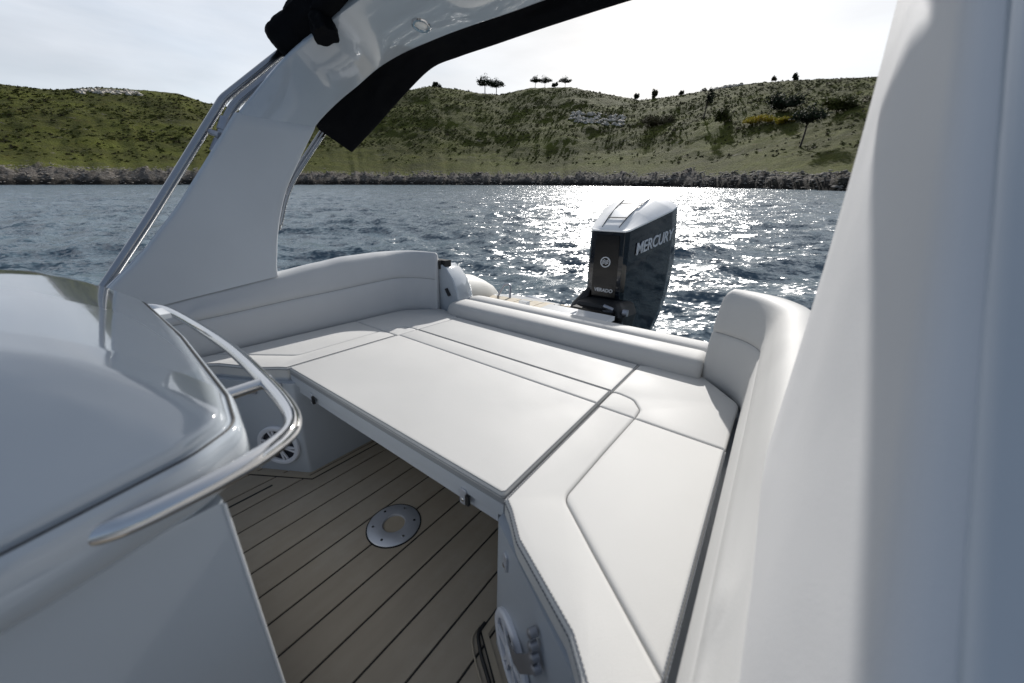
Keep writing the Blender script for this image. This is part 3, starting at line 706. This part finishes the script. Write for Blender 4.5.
# front fascia, slightly proud
mb=MB(); P=[(.56,.085),(.66,.088),(.80,.086),(.94,.080),(.975,.076)]
mb.loft([[(2.334-(z-.56)*.075,YM-w,z),(2.334-(z-.56)*.075,YM+w,z),(2.36,YM+w+.005,z),(2.36,YM-w-.005,z)] for z,w in P]); fa=mb.build('front_fascia',M['black'],mo,sharp=30)
# emblem ring with a stylised wave M
mb=MB(); n=32; ec=Vector((2.3145,YM-.0,.80))
def er(r,d): return [(ec.x-d,ec.y+r*math.cos(2*PI*k/n),ec.z+r*math.sin(2*PI*k/n)) for k in range(n)]
mb.loft([er(.035,0),er(.035,.005),er(.029,.005),er(.029,.0)],True,(False,False))
for q in(-1,0,1):
    mb.tube([(ec.x-.004,ec.y+.022,ec.z+.010*q-.006),(ec.x-.004,ec.y+.007,ec.z+.010*q+.007),(ec.x-.004,ec.y-.003,ec.z+.010*q-.004),(ec.x-.004,ec.y-.022,ec.z+.010*q+.008)],.0028,6)
mb.build('emblem',M['letter'],fa)
text_mesh('verado_lettering','VERADO',.034,M['letter'],fa,(2.3292,YM,.605),(0,-1,0),(0,0,1),shear=.1,bold=.0006)
text_mesh('mercury_lettering','MERCURY',.108,M['letter'],mo,(2.645,YM-.2120,.930),(1,-.222,.20),(0,0,1),ext=.003,shear=.18,bold=.0016)
# lower apron, clamp bracket, leg
mb=MB(); mb.loft([msec(z,a,b,w,f) for z,a,b,w,f in((-.7,2.50,2.72,.05,.03),(-.2,2.46,2.80,.08,.05),(.10,2.44,2.86,.12,.08),(.32,2.44,2.9,.15,.10))]); mb.build('midsection',M['black'],mo)
mb=MB(); mb.box((2.16,YM-.14,.0),(2.24,YM+.14,.50)); mb.box((2.20,YM+.11,.05),(2.47,YM+.16,.47)); mb.box((2.20,YM-.16,.05),(2.47,YM-.11,.47)); mb.tube([(2.36,YM-.19,.44),(2.36,YM+.19,.44)],.04,14); mb.tube([(2.22,YM+.22,.42),(2.22,YM-.2,.42)],.022,12); mb.build('clamp_bracket',M['black'],mo,sharp=30)
mb=MB(); mb.loft([msec(z,a,b,w,f) for z,a,b,w,f in((.36,2.25,2.50,.20,.15),(.46,2.22,2.50,.22,.17),(.52,2.25,2.50,.19,.14),(.545,2.30,2.50,.12,.1))]); mb.build('steering_shroud',M['rubber'],mo)
mb=MB(); mb.tube(spline([(2.22,YM+.17,.30),(2.27,YM+.165,.42),(2.31,YM+.14,.52),(2.35,YM+.11,.60)],6),[.055]*10+[.05,.045,.04,.035,.03,.03,.02,.02,.02],14); mb.build('rigging_hose',M['rubber'],mo)
mb=MB(); mb.box((1.95,.3,-.45),(2.17,1.5,.43)); mb.build('motor_transom',M['gelw'],boat,smooth=False)
mb=MB(); mb.tube([(2.25,YM-.12,.50),(2.25,YM-.05,.515)],.016,12); mb.tube([(2.27,YM-.18,.49),(2.27,YM-.21,.49)],.024,12); mb.build('bracket_bolt',M['steelb'],mo)

# ================================================================== SEA
def lerp_tab(TB,x):
    if x<=TB[0][0]: return TB[0][1]
    for (a,b),(c,d) in zip(TB,TB[1:]):
        if a<=x<=c: t=(x-a)/(c-a); return b+(d-b)*t
    return TB[-1][1]
WD=[(Vector((math.cos(a),math.sin(a))),2*PI/l,amp,ph) for a,l,amp,ph in
    [(-1.9+random.gauss(0,.55),L*(.85+.3*random.random()),A*1.05,random.random()*6) for L,A in
     ((11,.040),(8,.040),(6.2,.036),(4.6,.032),(3.4,.030),(2.6,.026),(2.1,.022),(1.7,.018),(1.35,.015),(1.1,.012),(.85,.010),(.7,.008))]]
def wave(x,y,res):
    h=0
    for d,k,a,ph in WD:
        if 2*PI/k<res*2.2: continue
        q=math.sin(k*(d.x*x+d.y*y)+ph+1.3*noise.noise(Vector((x*k*.12,y*k*.12,ph))))
        h+=a*(1-abs(q))**1.2*2*.9-a*.75 if a>.015 else a*q
    return h
V=[];F=[]
azs=[]; a=-180
while a<180: azs.append(a); a+=.32 if -62<a<62 else 4
rs=[1.2]; 
while rs[-1]<520: rs.append(rs[-1]*1.0125+.015)
rs+= [900,2500,8000]
for r in rs:
    for a in azs:
        x=r*math.sin(rad(a)); y=r*math.cos(rad(a)); z=0
        if -62<=a<=62 and r<520: z=wave(x,y,r*.0125+.02)*min(1,.35+r/12)
        V.append((x,y,z))
n=len(azs)
for i in range(len(rs)-1):
    for j in range(n):
        k=(j+1)%n; F.append((i*n+j,i*n+k,(i+1)*n+k,(i+1)*n+j))
V.append((0,0,0)); F+=[(j,(j+1)%n,len(V)-1) for j in range(n)]
wm=bpy.data.materials.new('sea_water'); wm.use_nodes=True; nt=wm.node_tree; p=nt.nodes['Principled BSDF']
p.inputs['Base Color'].default_value=(.065,.105,.135,1); p.inputs['Roughness'].default_value=.25; p.inputs['IOR'].default_value=1.333
geo=nt.nodes.new('ShaderNodeNewGeometry')
def slopes(scale,detail,stretch,rot,kx,ky):
    mp=nt.nodes.new('ShaderNodeMapping'); mp.inputs['Scale'].default_value=stretch; mp.inputs['Rotation'].default_value=(0,0,rot)
    nn=nt.nodes.new('ShaderNodeTexNoise'); nn.inputs['Scale'].default_value=scale; nn.inputs['Detail'].default_value=detail; nn.inputs['Roughness'].default_value=.55
    nt.links.new(geo.outputs['Position'],mp.inputs[0]); nt.links.new(mp.outputs[0],nn.inputs['Vector'])
    a=nt.nodes.new('ShaderNodeVectorMath'); a.operation='SUBTRACT'; a.inputs[1].default_value=(.5,.5,.5); nt.links.new(nn.outputs['Color'],a.inputs[0])
    b=nt.nodes.new('ShaderNodeVectorMath'); b.operation='MULTIPLY'; b.inputs[1].default_value=(kx,ky,0); nt.links.new(a.outputs[0],b.inputs[0]); return b
acc=geo.outputs['Normal']
for q in (slopes(.9,2,(.5,1,1),.30,.85,.80),slopes(3.2,3,(.5,1,1),-.15,1.6,1.30),slopes(15,3,(.65,1,1),.2,2.1,1.6)):
    ad_=nt.nodes.new('ShaderNodeVectorMath'); ad_.operation='ADD'; nt.links.new(acc,ad_.inputs[0]); nt.links.new(q.outputs[0],ad_.inputs[1]); acc=ad_.outputs[0]
nm=nt.nodes.new('ShaderNodeVectorMath'); nm.operation='NORMALIZE'; nt.links.new(acc,nm.inputs[0]); nt.links.new(nm.outputs[0],p.inputs['Normal'])
sea=mesh('sea_water',V,F,wm,boat=False,sharp=0); prop(sea,'choppy dark blue sea with sun glitter behind the boat','water',kind='structure')

# ================================================================== HILLS
SH=[(-75,230),(-53,205),(-40,195),(-28,185),(-10,178),(1,172),(12,160),(18,150),(28,128),(40,102),(52,92),(75,90)]
EL=[(-75,.10),(-58,.118),(-50.4,.131),(-47.6,.131),(-44.3,.143),(-40.7,.147),(-38.4,.147),(-36.4,.137),(-32,.125),(-26,.135),(-20,.165),(-15,.187),(-11,.201),(-7.5,.197),(-4.45,.190),(-1.75,.188),(2.3,.201),(7.67,.202),(11.7,.188),(16.9,.170),(21.6,.175),(26,.182),(30,.184),(33.9,.181),(39.5,.172),(50,.16),(75,.12)]
RD=[(-75,190),(-50,190),(-36,185),(-20,195),(0,200),(10,190),(17,190),(26,190),(40,200),(75,200)]     # ridge distance beyond the shore
BK=[(-75,7),(-50,6.6),(-36,6.4),(-28,5.6),(-10,5.6),(10,5.2),(20,4.9),(30,4.3),(40,3.5),(75,3.2)]    # height of the rocky shore bank
def smooth(t): t=max(0,min(1,t)); return t*t*(3-2*t)
def hill(az,r):
    D=lerp_tab(SH,az)+2.2*noise.noise(Vector((az*.5,0,7)))+1.2*noise.noise(Vector((az*1.7,3,7))); R=lerp_tab(RD,az); ridge=lerp_tab(EL,az)*(D+R)+1.45; bk=.82*lerp_tab(BK,az)*(1+.45*noise.noise(Vector((az*.35,0,2)))+.25*noise.noise(Vector((az*1.3,5,2))))
    x=r*math.sin(rad(az)); y=r*math.cos(rad(az)); t=(r-D)/R; W=bk*2.6
    P=Vector((x,y,0))
    if r<D: return -.6*(D-r)-.3,0
    fb=min(1,(r-D)/W)
    rk=1-smooth((r-D-W*.80+4.5*noise.noise(P*.16)+3*noise.noise(P*.5))/4)
    h=bk*(1-(1-fb)**1.25)
    h+=rk*(2.3*abs(noise.noise(P*.22))+.9*noise.noise(P*.9)+.4*noise.noise(P*2.6))*min(1,fb*4)
    if t<=1:
        tt=max(0,(r-D-W)/(R-W)); g=.62*tt+.38*smooth(tt)
        h+=(ridge-bk)*g
        nz_=2.2*noise.noise(P*.022+Vector((5,1,0)))+1.1*noise.noise(P*.06)+.7*noise.noise(P*.16)+.5*noise.noise(P*.4)
        h+=nz_*min(1,tt*3)*(1-.88*smooth((tt-.6)/.4))+(.35*noise.noise(P*.45)+.2*noise.noise(P*.9))*min(1,tt*6)
    else:
        h=ridge*(1-.25*smooth((t-1)/2.5))-0.08*(r-D-R)*.4+.35*noise.noise(P*.45)
    return h,rk
V=[];F=[];RK=[]
azs=[-75+ .30*i for i in range(501)]; azs=[a for a in azs if a<=75]
ts=[-.06,-.02,0,.012,.024,.036,.05,.065,.08,.095,.11,.125,.14]+[.155+.0135*i for i in range(64)]+[1.03,1.06,1.12,1.3,1.7,2.4,3.5]
for t in ts:
    for az in azs:
        D=lerp_tab(SH,az); R=lerp_tab(RD,az); r=D+t*R; h,rk=hill(az,r)
        V.append((r*math.sin(rad(az)),r*math.cos(rad(az)),h)); RK.append(rk)
n=len(azs)
for i in range(len(ts)-1):
    for j in range(n-1): F.append((i*n+j,i*n+j+1,(i+1)*n+j+1,(i+1)*n+j))
hm=bpy.data.materials.new('hill_ground'); hm.use_nodes=True; nt=hm.node_tree; p=nt.nodes['Principled BSDF']; p.inputs['Roughness'].default_value=.95; p.inputs['Specular IOR Level'].default_value=.1
geo=nt.nodes.new('ShaderNodeNewGeometry')
def tn(scale,detail=8,sx=1,rough=.6):
    mp=nt.nodes.new('ShaderNodeMapping'); mp.inputs['Scale'].default_value=(sx,1,1.5)
    nn=nt.nodes.new('ShaderNodeTexNoise'); nn.inputs['Scale'].default_value=scale; nn.inputs['Detail'].default_value=detail; nn.inputs['Roughness'].default_value=rough
    nt.links.new(geo.outputs['Position'],mp.inputs[0]); nt.links.new(mp.outputs[0],nn.inputs['Vector']); return nn
def ramp(src,st):
    r=nt.nodes.new('ShaderNodeValToRGB'); e=r.color_ramp.elements
    while len(e)<len(st): e.new(.5)
    for q,(pos,c) in zip(e,st): q.position=pos; q.color=(*c,1)
    nt.links.new(src.outputs['Fac'],r.inputs[0]); return r
def mix(f,a,b):
    m=nt.nodes.new('ShaderNodeMix'); m.data_type='RGBA'; nt.links.new(f,m.inputs[0]); nt.links.new(a,m.inputs[6]); nt.links.new(b,m.inputs[7]); return m.outputs[2]
g1=ramp(tn(.40,10,.45,.80),[(.33,(.040,.038,.012)),(.44,(.068,.070,.014)),(.54,(.092,.102,.015)),(.62,(.125,.095,.024)),(.72,(.19,.14,.065))])
g2=ramp(tn(.055,6,.6),[(.35,(.030,.032,.011)),(.5,(.060,.066,.015)),(.65,(.11,.125,.020))])
f0=tn(.09,4); gm=mix(f0.outputs['Fac'],g1.outputs[0],g2.outputs[0])
rc=ramp(tn(1.2,9,.5,.75),[(.3,(.04,.035,.03)),(.5,(.13,.115,.10)),(.62,(.24,.22,.195)),(.75,(.45,.43,.40))])
oc=ramp(tn(.20,9,.4,.80),[(.61,(0,0,0)),(.65,(1,1,1))])       # scattered outcrops
gm=mix(oc.outputs[0],gm,rc.outputs[0])
at=nt.nodes.new('ShaderNodeAttribute'); at.attribute_name='rock'
col=mix(at.outputs['Fac'],gm,rc.outputs[0])
# wet black band at the waterline
sp=nt.nodes.new('ShaderNodeSeparateXYZ'); nt.links.new(geo.outputs['Position'],sp.inputs[0])
ad=nt.nodes.new('ShaderNodeMath'); ad.operation='MULTIPLY_ADD'; ad.inputs[1].default_value=-1.6; nt.links.new(tn(.6,4).outputs['Fac'],ad.inputs[0]); nt.links.new(sp.outputs['Z'],ad.inputs[2])
mr=nt.nodes.new('ShaderNodeMapRange'); mr.inputs[1].default_value=.2; mr.inputs[2].default_value=2.0; nt.links.new(ad.outputs[0],mr.inputs[0])
wet=nt.nodes.new('ShaderNodeRGB'); wet.outputs[0].default_value=(.022,.020,.017,1)
col=mix(mr.outputs[0],wet.outputs[0],col); nt.links.new(col,p.inputs['Base Color'])
b=nt.nodes.new('ShaderNodeBump'); b.inputs['Strength'].default_value=1; b.inputs['Distance'].default_value=.9; nt.links.new(tn(.7,9,.7,.7).outputs['Fac'],b.inputs['Height']); nt.links.new(b.outputs[0],p.inputs['Normal'])
hl=mesh('hillside',V,F,hm,boat=False,sharp=0)
ca=hl.data.attributes.new('rock','FLOAT','POINT'); ca.data.foreach_set('value',RK)
prop(hl,'green scrubby hillside above a low rocky shore','hill',kind='structure')

# --- scrub, rocks (uncountable)
def pos(az,r): h,_=hill(az,r); return Vector((r*math.sin(rad(az)),r*math.cos(rad(az)),h))
def leafclump(mb,c,rx,rz,n,size,rng=random,flat=.75):
    for _ in range(n):
        d=Vector((rng.gauss(0,1),rng.gauss(0,1),rng.gauss(0,1))).normalized(); k=rng.random()**.45*(.78+.5*noise.noise(d*2.2+c*.7))
        p=c+Vector((d.x*rx*k,d.y*rx*k,abs(d.z)*rz*k if flat else d.z*rz*k))
        a=Vector((rng.gauss(0,1),rng.gauss(0,1),rng.gauss(0,1))).normalized(); b=a.orthogonal().normalized(); s=size*(.5+rng.random())
        m=len(mb.V); mb.V+= [tuple(p-a*s),tuple(p+b*s*.7),tuple(p+a*s),tuple(p-b*s*.7)]; mb.F.append([m,m+1,m+2,m+3])
def folmat(name,c1,c2,sc=.4):
    m=bpy.data.materials.new(name); m.use_nodes=True; nt=m.node_tree; p=nt.nodes['Principled BSDF']; p.inputs['Roughness'].default_value=.8; p.inputs['Specular IOR Level'].default_value=.15
    g=nt.nodes.new('ShaderNodeNewGeometry'); n=nt.nodes.new('ShaderNodeTexNoise'); n.inputs['Scale'].default_value=sc; n.inputs['Detail'].default_value=4; nt.links.new(g.outputs['Position'],n.inputs['Vector'])
    mr=nt.nodes.new('ShaderNodeMapRange'); mr.inputs[1].default_value=.35; mr.inputs[2].default_value=.65; nt.links.new(n.outputs['Fac'],mr.inputs[0])
    x=nt.nodes.new('ShaderNodeMix'); x.data_type='RGBA'; x.inputs[6].default_value=(*c1,1); x.inputs[7].default_value=(*c2,1); nt.links.new(mr.outputs[0],x.inputs[0]); nt.links.new(x.outputs[2],p.inputs['Base Color']); return m
M['scrub']=folmat('scrub_leaves',(.052,.055,.016),(.11,.115,.022),.12)
M['pine']=folmat('pine_needles',(.018,.026,.014),(.04,.05,.022),1)
M['gorse']=folmat('gorse_flowers',(.62,.46,.02),(.22,.20,.03),1.2)
M['bark']=mat('bark',(.07,.055,.045),rough=.9,var=.3,vscale=6)
M['scrub2']=folmat('grey_scrub',(.05,.045,.022),(.11,.09,.04),.3)
M['rock']=mat('shore_rock',(.30,.27,.235),rough=.9,col2=(.08,.068,.055),vscale=.7)
M['whiterock']=mat('limestone',(.74,.68,.58),rough=.9,col2=(.10,.085,.06),vscale=.45)
rng=random.Random(5)
sc=MB(); sc2=MB()
for i in range(21000):
    az=rng.uniform(-56,50); D=lerp_tab(SH,az); R=lerp_tab(RD,az); t=.16+.86*rng.random()**.9; r=D+t*R; P=pos(az,r)
    dens=noise.noise(P*.035+Vector((3,9,0)))+.45*noise.noise(P*.11)
    if az>-25 and t>.3: dens+=.16*smooth((az+25)/35)
    dens+=.20*noise.noise(Vector((az*.25,r*.16,4)))
    if dens<rng.uniform(-.34,.20): continue
    if t<.34 and rng.random()<.65: continue
    s=rng.uniform(.25,.9)*(2.0 if rng.random()<.07 else 1)
    leafclump(sc if rng.random()<.70 else sc2,P-Vector((0,0,.05)),s,s*.75,int(12+14*s),.17+.13*s,rng)
o=sc.build('scrub',M['scrub'],boat=False,sharp=0); prop(o,'low olive green scrub covering the hillside','scrub',kind='stuff')
o=sc2.build('dry_scrub',M['scrub2'],boat=False,sharp=0); prop(o,'low brownish dry scrub dotted over the hillside','scrub',kind='stuff')
def rock(mb,c,sx,sz,rng):
    n=8; rings=[]
    for k,(f,h) in enumerate(((1.0,-.3),(1.0,.15),(.85,.5),(.5,.85),(.15,1.0))):
        rings.append([tuple(c+Vector((math.cos(2*PI*j/n)*sx*f*rng.uniform(.7,1.2),math.sin(2*PI*j/n)*sx*f*rng.uniform(.7,1.2),sz*h*rng.uniform(.8,1.15)))) for j in range(n)])
    mb.loft(rings)
rk=MB()
for i in range(6500):
    az=rng.uniform(-56,50); D=lerp_tab(SH,az); r=D+rng.random()**.8*lerp_tab(BK,az)*3.1+.3; P=pos(az,r)
    s=rng.uniform(.10,.34)*(1.9 if rng.random()<.06 else 1); rock(rk,P-Vector((0,0,.1)),s*1.3,s*rng.uniform(.4,.9),rng)
o=rk.build('shore_rocks',M['rock'],boat=False,sharp=25); prop(o,'broken grey rocks along the waterline','rocks',kind='stuff')
# white limestone outcrops
def outcrop(az0,az1,t0,t1,n,label,smin=.4,smax=1.3):
    mb=MB()
    for i in range(n):
        az=rng.uniform(az0,az1); t=rng.uniform(t0,t1); r=lerp_tab(SH,az)+t*lerp_tab(RD,az); s=rng.uniform(smin,smax); rock(mb,pos(az,r)-Vector((0,0,s*.25)),s,s*rng.uniform(.5,.95),rng)
    c=pos((az0+az1)/2,lerp_tab(SH,(az0+az1)/2)+(t0+t1)/2*lerp_tab(RD,(az0+az1)/2))
    root=mb.build('limestone_outcrop',M['whiterock'],boat=False,sharp=25); prop(root,label,'rock outcrop','limestone outcrops on the hill')
outcrop(8,15.2,.50,.60,150,'white craggy limestone outcrop in the middle of the central hill',.9,2.0)
outcrop(-46,-41.5,.84,.93,120,'grey-white limestone outcrop near the top of the left hill',.8,1.8)
outcrop(25.5,28.3,.95,1.0,50,'pale limestone outcrop on the skyline of the right hill',1.2,2.4)

# --- trees
def tree(name,az,r,h,cw,label,style,group,m='pine',zoff=0,lean=0):
    P=pos(az,r); P.z+=zoff
    root=empty(name,tuple(P),label,'tree' if style!='shrub' else 'shrub',group,boat=False)
    rg=random.Random(int(az*131+h*17)); 
    tb=MB(); cb=MB()
    if style=='umbrella':
        top=P+Vector((lean,0,h*(.44 if name!='lone_pine' else .58))); tb.tube(spline([P-Vector((0,0,.3)),P+Vector((lean*.2+.015*h,0,h*.3)),top],5),[.028*h*(1-.5*k/10) for k in range(11)],8)
        for k in range(6):
            a=2*PI*k/6+rg.random(); e=top+Vector((math.cos(a)*cw*.7,math.sin(a)*cw*.7,h*.14)); tb.tube([top-Vector((0,0,h*.12*rg.random())),(top+e)/2+Vector((0,0,.05*h)),e],[.02*h,.014*h,.008*h],6)
            leafclump(cb,e-Vector((0,0,.08*h)),cw*.55,h*.22,130,.14+.024*h,rg)
        leafclump(cb,top+Vector((0,0,-h*.02)),cw*.80,h*.62,620,.12+.022*h,rg)
    elif style=='thin':
        tb.tube(spline([P-Vector((0,0,.3)),P+Vector((lean*.5,0,h*.5)),P+Vector((lean,0,h*.9))],4),[.03*h*(1-.08*k) for k in range(9)],8)
        for k in range(9):
            f=rg.uniform(.4,1); a=rg.random()*2*PI; c=P+Vector((lean*f,0,h*f)); e=c+Vector((math.cos(a)*cw*.6,math.sin(a)*cw*.6,h*.08)); tb.tube([c-Vector((0,0,h*.08)),e],[.012*h,.006*h],5)
            leafclump(cb,e,cw*.42,h*.13,80,.10+.022*h,rg)
    else:
        for k in range(4):
            a=rg.random()*2*PI; tb.tube([P-Vector((0,0,.2)),P+Vector((math.cos(a)*cw*.4,math.sin(a)*cw*.4,h*.7))],[.06,.03],6)
        for k in range(9):
            a=rg.random()*2*PI; q=rg.random()**.5*cw*.65; leafclump(cb,P+Vector((math.cos(a)*q,math.sin(a)*q*.6,h*rg.uniform(.0,.4))),cw*.42,h*.5,260,.14+.035*h,rg)
    for mbb,nm,mm in((tb,'trunk','bark'),(cb,'crown',m)):
        o=mbb.build(nm,M[mm],root,boat=False,sharp=0)
def ridge(az,f=.99): return lerp_tab(SH,az)+f*lerp_tab(RD,az)
sky='pines and thin trees on the skyline'
tree('umbrella_pine',-3.8,ridge(-3.8,.985),15,8.4,'taller left-hand umbrella pine of the close pair on the central skyline','umbrella',sky)
tree('umbrella_pine',-2.25,ridge(-2.25,.985),13.5,7.6,'right-hand umbrella pine of the close pair on the central skyline','umbrella',sky)
tree('skyline_tree',3.0,ridge(3.0),9,4.2,'leftmost narrow tree of the four on the central hilltop','umbrella',sky)
tree('skyline_tree',4.3,ridge(4.3),9,6.0,'broadest bushy tree of the four on the central hilltop','umbrella',sky)
tree('skyline_bush',5.7,ridge(5.7),5.0,3.4,'lowest small bush of the four on the central hilltop','shrub',sky,'pine')
tree('skyline_tree',7.0,ridge(7.0),8,5.6,'rightmost bushy tree of the four on the central hilltop','umbrella',sky)
tree('skyline_bush',-10.2,ridge(-10.2),5.0,4.6,'dark rounded bush on the skyline just right of the hanging canvas','shrub',sky,'pine')
tree('skyline_bush',16.4,ridge(16.4),5.0,3.2,'low dark bush standing in the dip between the two hills','shrub',sky,'pine')
tree('skyline_bush',18.6,ridge(18.6),7.5,2.6,'taller ragged bush just right of the dip between the hills','shrub',sky,'scrub2')
tree('skyline_bush',21.8,ridge(21.8),4,2.4,'small dark bush on the rise left of the pale skyline outcrop','shrub',sky,'pine')
tree('skyline_bush',31.4,ridge(31.4),4,1.8,'left one of two small bushes standing up from the right ridge','shrub',sky,'scrub2')
tree('skyline_bush',33.4,ridge(33.4),5.5,2.0,'right and darker one of two small bushes on the right ridge','shrub',sky,'pine')
def at_el(az,el):
    """distance on the slope at which the ground is seen at this elevation"""
    D=lerp_tab(SH,az); R=lerp_tab(RD,az); t=.12
    while t<1:
        h,_=hill(az,D+t*R)
        if (h-SEA)/(D+t*R)>=el: break
        t+=.01
    return D+t*R
slope='bushes and trees on the slope of the right hill'
tree('lone_pine',35.7,at_el(35.7,.066),11.5,4.6,'lone flat-topped pine with a bare trunk on the green slope at right','umbrella',slope)
tree('dark_tree',24.9,at_el(24.9,.125),13,4.0,'narrow dark tree on the right slope left of the yellow gorse','thin',slope)
tree('broad_shrub',19.6,at_el(19.6,.118),8.5,13,'wide dull brown shrub mass below the dip between the hills','shrub',slope,'scrub2')
tree('broad_shrub',33.2,at_el(33.2,.128),10,9,'large dark green bush directly above the yellow gorse','shrub',slope,'pine')
tree('broad_shrub',27.6,at_el(27.6,.118),8,6.5,'medium dark bush between the narrow tree and the yellow gorse','shrub',slope,'scrub')
tree('broad_shrub',38.0,at_el(38.0,.122),8,7.0,'dark bush on the right slope beyond the lone pine','shrub',slope,'scrub')
tree('gorse_bush',30.9,at_el(30.9,.108),4.2,8.5,'large bright yellow flowering gorse bush on the right slope','shrub',slope,'gorse')
tree('gorse_bush',33.6,at_el(33.4,.106),3.0,6.5,'smaller duller yellow gorse bush touching the large gorse','shrub',slope,'gorse')

# ================================================================== SKY, SUN, CAMERA
SUN_EL=28.5; SUN_AZ=17.9
w=bpy.data.worlds.new('World'); S.world=w; w.use_nodes=True; nt=w.node_tree; bg=nt.nodes['Background']
st=nt.nodes.new('ShaderNodeTexSky'); st.sky_type='NISHITA'; st.sun_disc=False; st.sun_elevation=rad(SUN_EL); st.sun_rotation=rad(SUN_AZ); st.dust_density=1.0
tc=nt.nodes.new('ShaderNodeTexCoord'); mp=nt.nodes.new('ShaderNodeMapping'); mp.inputs['Scale'].default_value=(1.2,1.2,5.5); mp.inputs['Rotation'].default_value=(.15,.1,.4); nt.links.new(tc.outputs['Generated'],mp.inputs[0])
cn=nt.nodes.new('ShaderNodeTexNoise'); cn.inputs['Scale'].default_value=1.6; cn.inputs['Detail'].default_value=7; cn.inputs['Roughness'].default_value=.55; cn.inputs['Distortion'].default_value=.4; nt.links.new(mp.outputs[0],cn.inputs['Vector'])
cr=nt.nodes.new('ShaderNodeMapRange'); cr.inputs[1].default_value=.35; cr.inputs[2].default_value=.70; cr.inputs[3].default_value=.62; cr.inputs[4].default_value=1.0; nt.links.new(cn.outputs['Fac'],cr.inputs[0])
# cloud veil is lit by the sun: brighter towards it
sd=nt.nodes.new('ShaderNodeVectorMath'); sd.operation='DOT_PRODUCT'; e,a=rad(SUN_EL),rad(SUN_AZ); sd.inputs[1].default_value=(math.cos(e)*math.sin(a),math.cos(e)*math.cos(a),math.sin(e)); nt.links.new(tc.outputs['Generated'],sd.inputs[0])
sr=nt.nodes.new('ShaderNodeMapRange'); sr.inputs[1].default_value=.1; sr.inputs[2].default_value=1.0; sr.inputs[3].default_value=0; sr.inputs[4].default_value=1; nt.links.new(sd.outputs['Value'],sr.inputs[0])
pw=nt.nodes.new('ShaderNodeMath'); pw.operation='POWER'; pw.inputs[1].default_value=2.2; nt.links.new(sr.outputs[0],pw.inputs[0])
cc=nt.nodes.new('ShaderNodeMix'); cc.data_type='RGBA'; cc.inputs[6].default_value=(2.1,2.5,3.2,1); cc.inputs[7].default_value=(9.6,9.6,9.6,1); nt.links.new(pw.outputs[0],cc.inputs[0])
# the thin cloud veil is bright low over the land ahead and thins out to darker blue overhead and behind
sx=nt.nodes.new('ShaderNodeSeparateXYZ'); nt.links.new(tc.outputs['Generated'],sx.inputs[0])
fy=nt.nodes.new('ShaderNodeMapRange'); fy.interpolation_type='SMOOTHSTEP'; fy.inputs[1].default_value=-.6; fy.inputs[2].default_value=.75; nt.links.new(sx.outputs['Y'],fy.inputs[0])
fz=nt.nodes.new('ShaderNodeMapRange'); fz.interpolation_type='SMOOTHSTEP'; fz.inputs[1].default_value=.97; fz.inputs[2].default_value=.30; nt.links.new(sx.outputs['Z'],fz.inputs[0])
fm=nt.nodes.new('ShaderNodeMath'); fm.operation='MULTIPLY'; nt.links.new(fy.outputs[0],fm.inputs[0]); nt.links.new(fz.outputs[0],fm.inputs[1])
vb=nt.nodes.new('ShaderNodeMix'); vb.data_type='RGBA'; vb.inputs[6].default_value=(1.9,2.45,3.4,1); vb.inputs[7].default_value=(7.6,8.1,8.9,1); nt.links.new(fm.outputs[0],vb.inputs[0]); nt.links.new(vb.outputs[2],cc.inputs[6])
mx=nt.nodes.new('ShaderNodeMix'); mx.data_type='RGBA'; nt.links.new(cr.outputs[0],mx.inputs[0]); nt.links.new(st.outputs[0],mx.inputs[6]); nt.links.new(cc.outputs[2],mx.inputs[7])
cl=nt.nodes.new('ShaderNodeTexNoise'); cl.inputs['Scale'].default_value=2.6; cl.inputs['Detail'].default_value=6; cl.inputs['Roughness'].default_value=.5; nt.links.new(mp.outputs[0],cl.inputs['Vector'])
cm_=nt.nodes.new('ShaderNodeMapRange'); cm_.inputs[1].default_value=.3; cm_.inputs[2].default_value=.65; cm_.inputs[3].default_value=.90; cm_.inputs[4].default_value=1.05; nt.links.new(cl.outputs['Fac'],cm_.inputs[0])
sc_=nt.nodes.new('ShaderNodeVectorMath'); sc_.operation='SCALE'; nt.links.new(mx.outputs[2],sc_.inputs[0]); nt.links.new(cm_.outputs[0],sc_.inputs['Scale']); nt.links.new(sc_.outputs[0],bg.inputs['Color']); bg.inputs['Strength'].default_value=.085
sl=bpy.data.lights.new('sun','SUN'); sl.energy=3.9; sl.angle=rad(.8); sl.color=(1,.965,.92); so=bpy.data.objects.new('sun',sl); C.objects.link(so)
d=Vector((math.cos(e)*math.sin(a),math.cos(e)*math.cos(a),math.sin(e))); so.rotation_euler=d.to_track_quat('Z','Y').to_euler(); so.location=(0,0,60)
cam=bpy.data.cameras.new('camera'); co=bpy.data.objects.new('camera',cam); C.objects.link(co); S.camera=co
cam.sensor_width=36; cam.lens=350.33/1024*36; cam.clip_start=.01; cam.clip_end=20000
cam.dof.use_dof=True; cam.dof.focus_distance=2.8; cam.dof.aperture_fstop=2.8
cm=Matrix(((.999994,-.003418,0),(.001418,.414894,-.909869),(.00311,.909863,.414896))).to_4x4(); cm.translation=(0,0,SEA); co.matrix_world=cm
for o in bpy.data.objects:
    for k in('_loc','_boat'):
        if k in o: del o[k]
S.view_settings.view_transform='Standard'; S.view_settings.look='None'; S.view_settings.gamma=1; S.view_settings.use_curve_mapping=False
S.view_settings.exposure=.30
S.render.engine='CYCLES'; S.render.resolution_x=1024; S.render.resolution_y=683
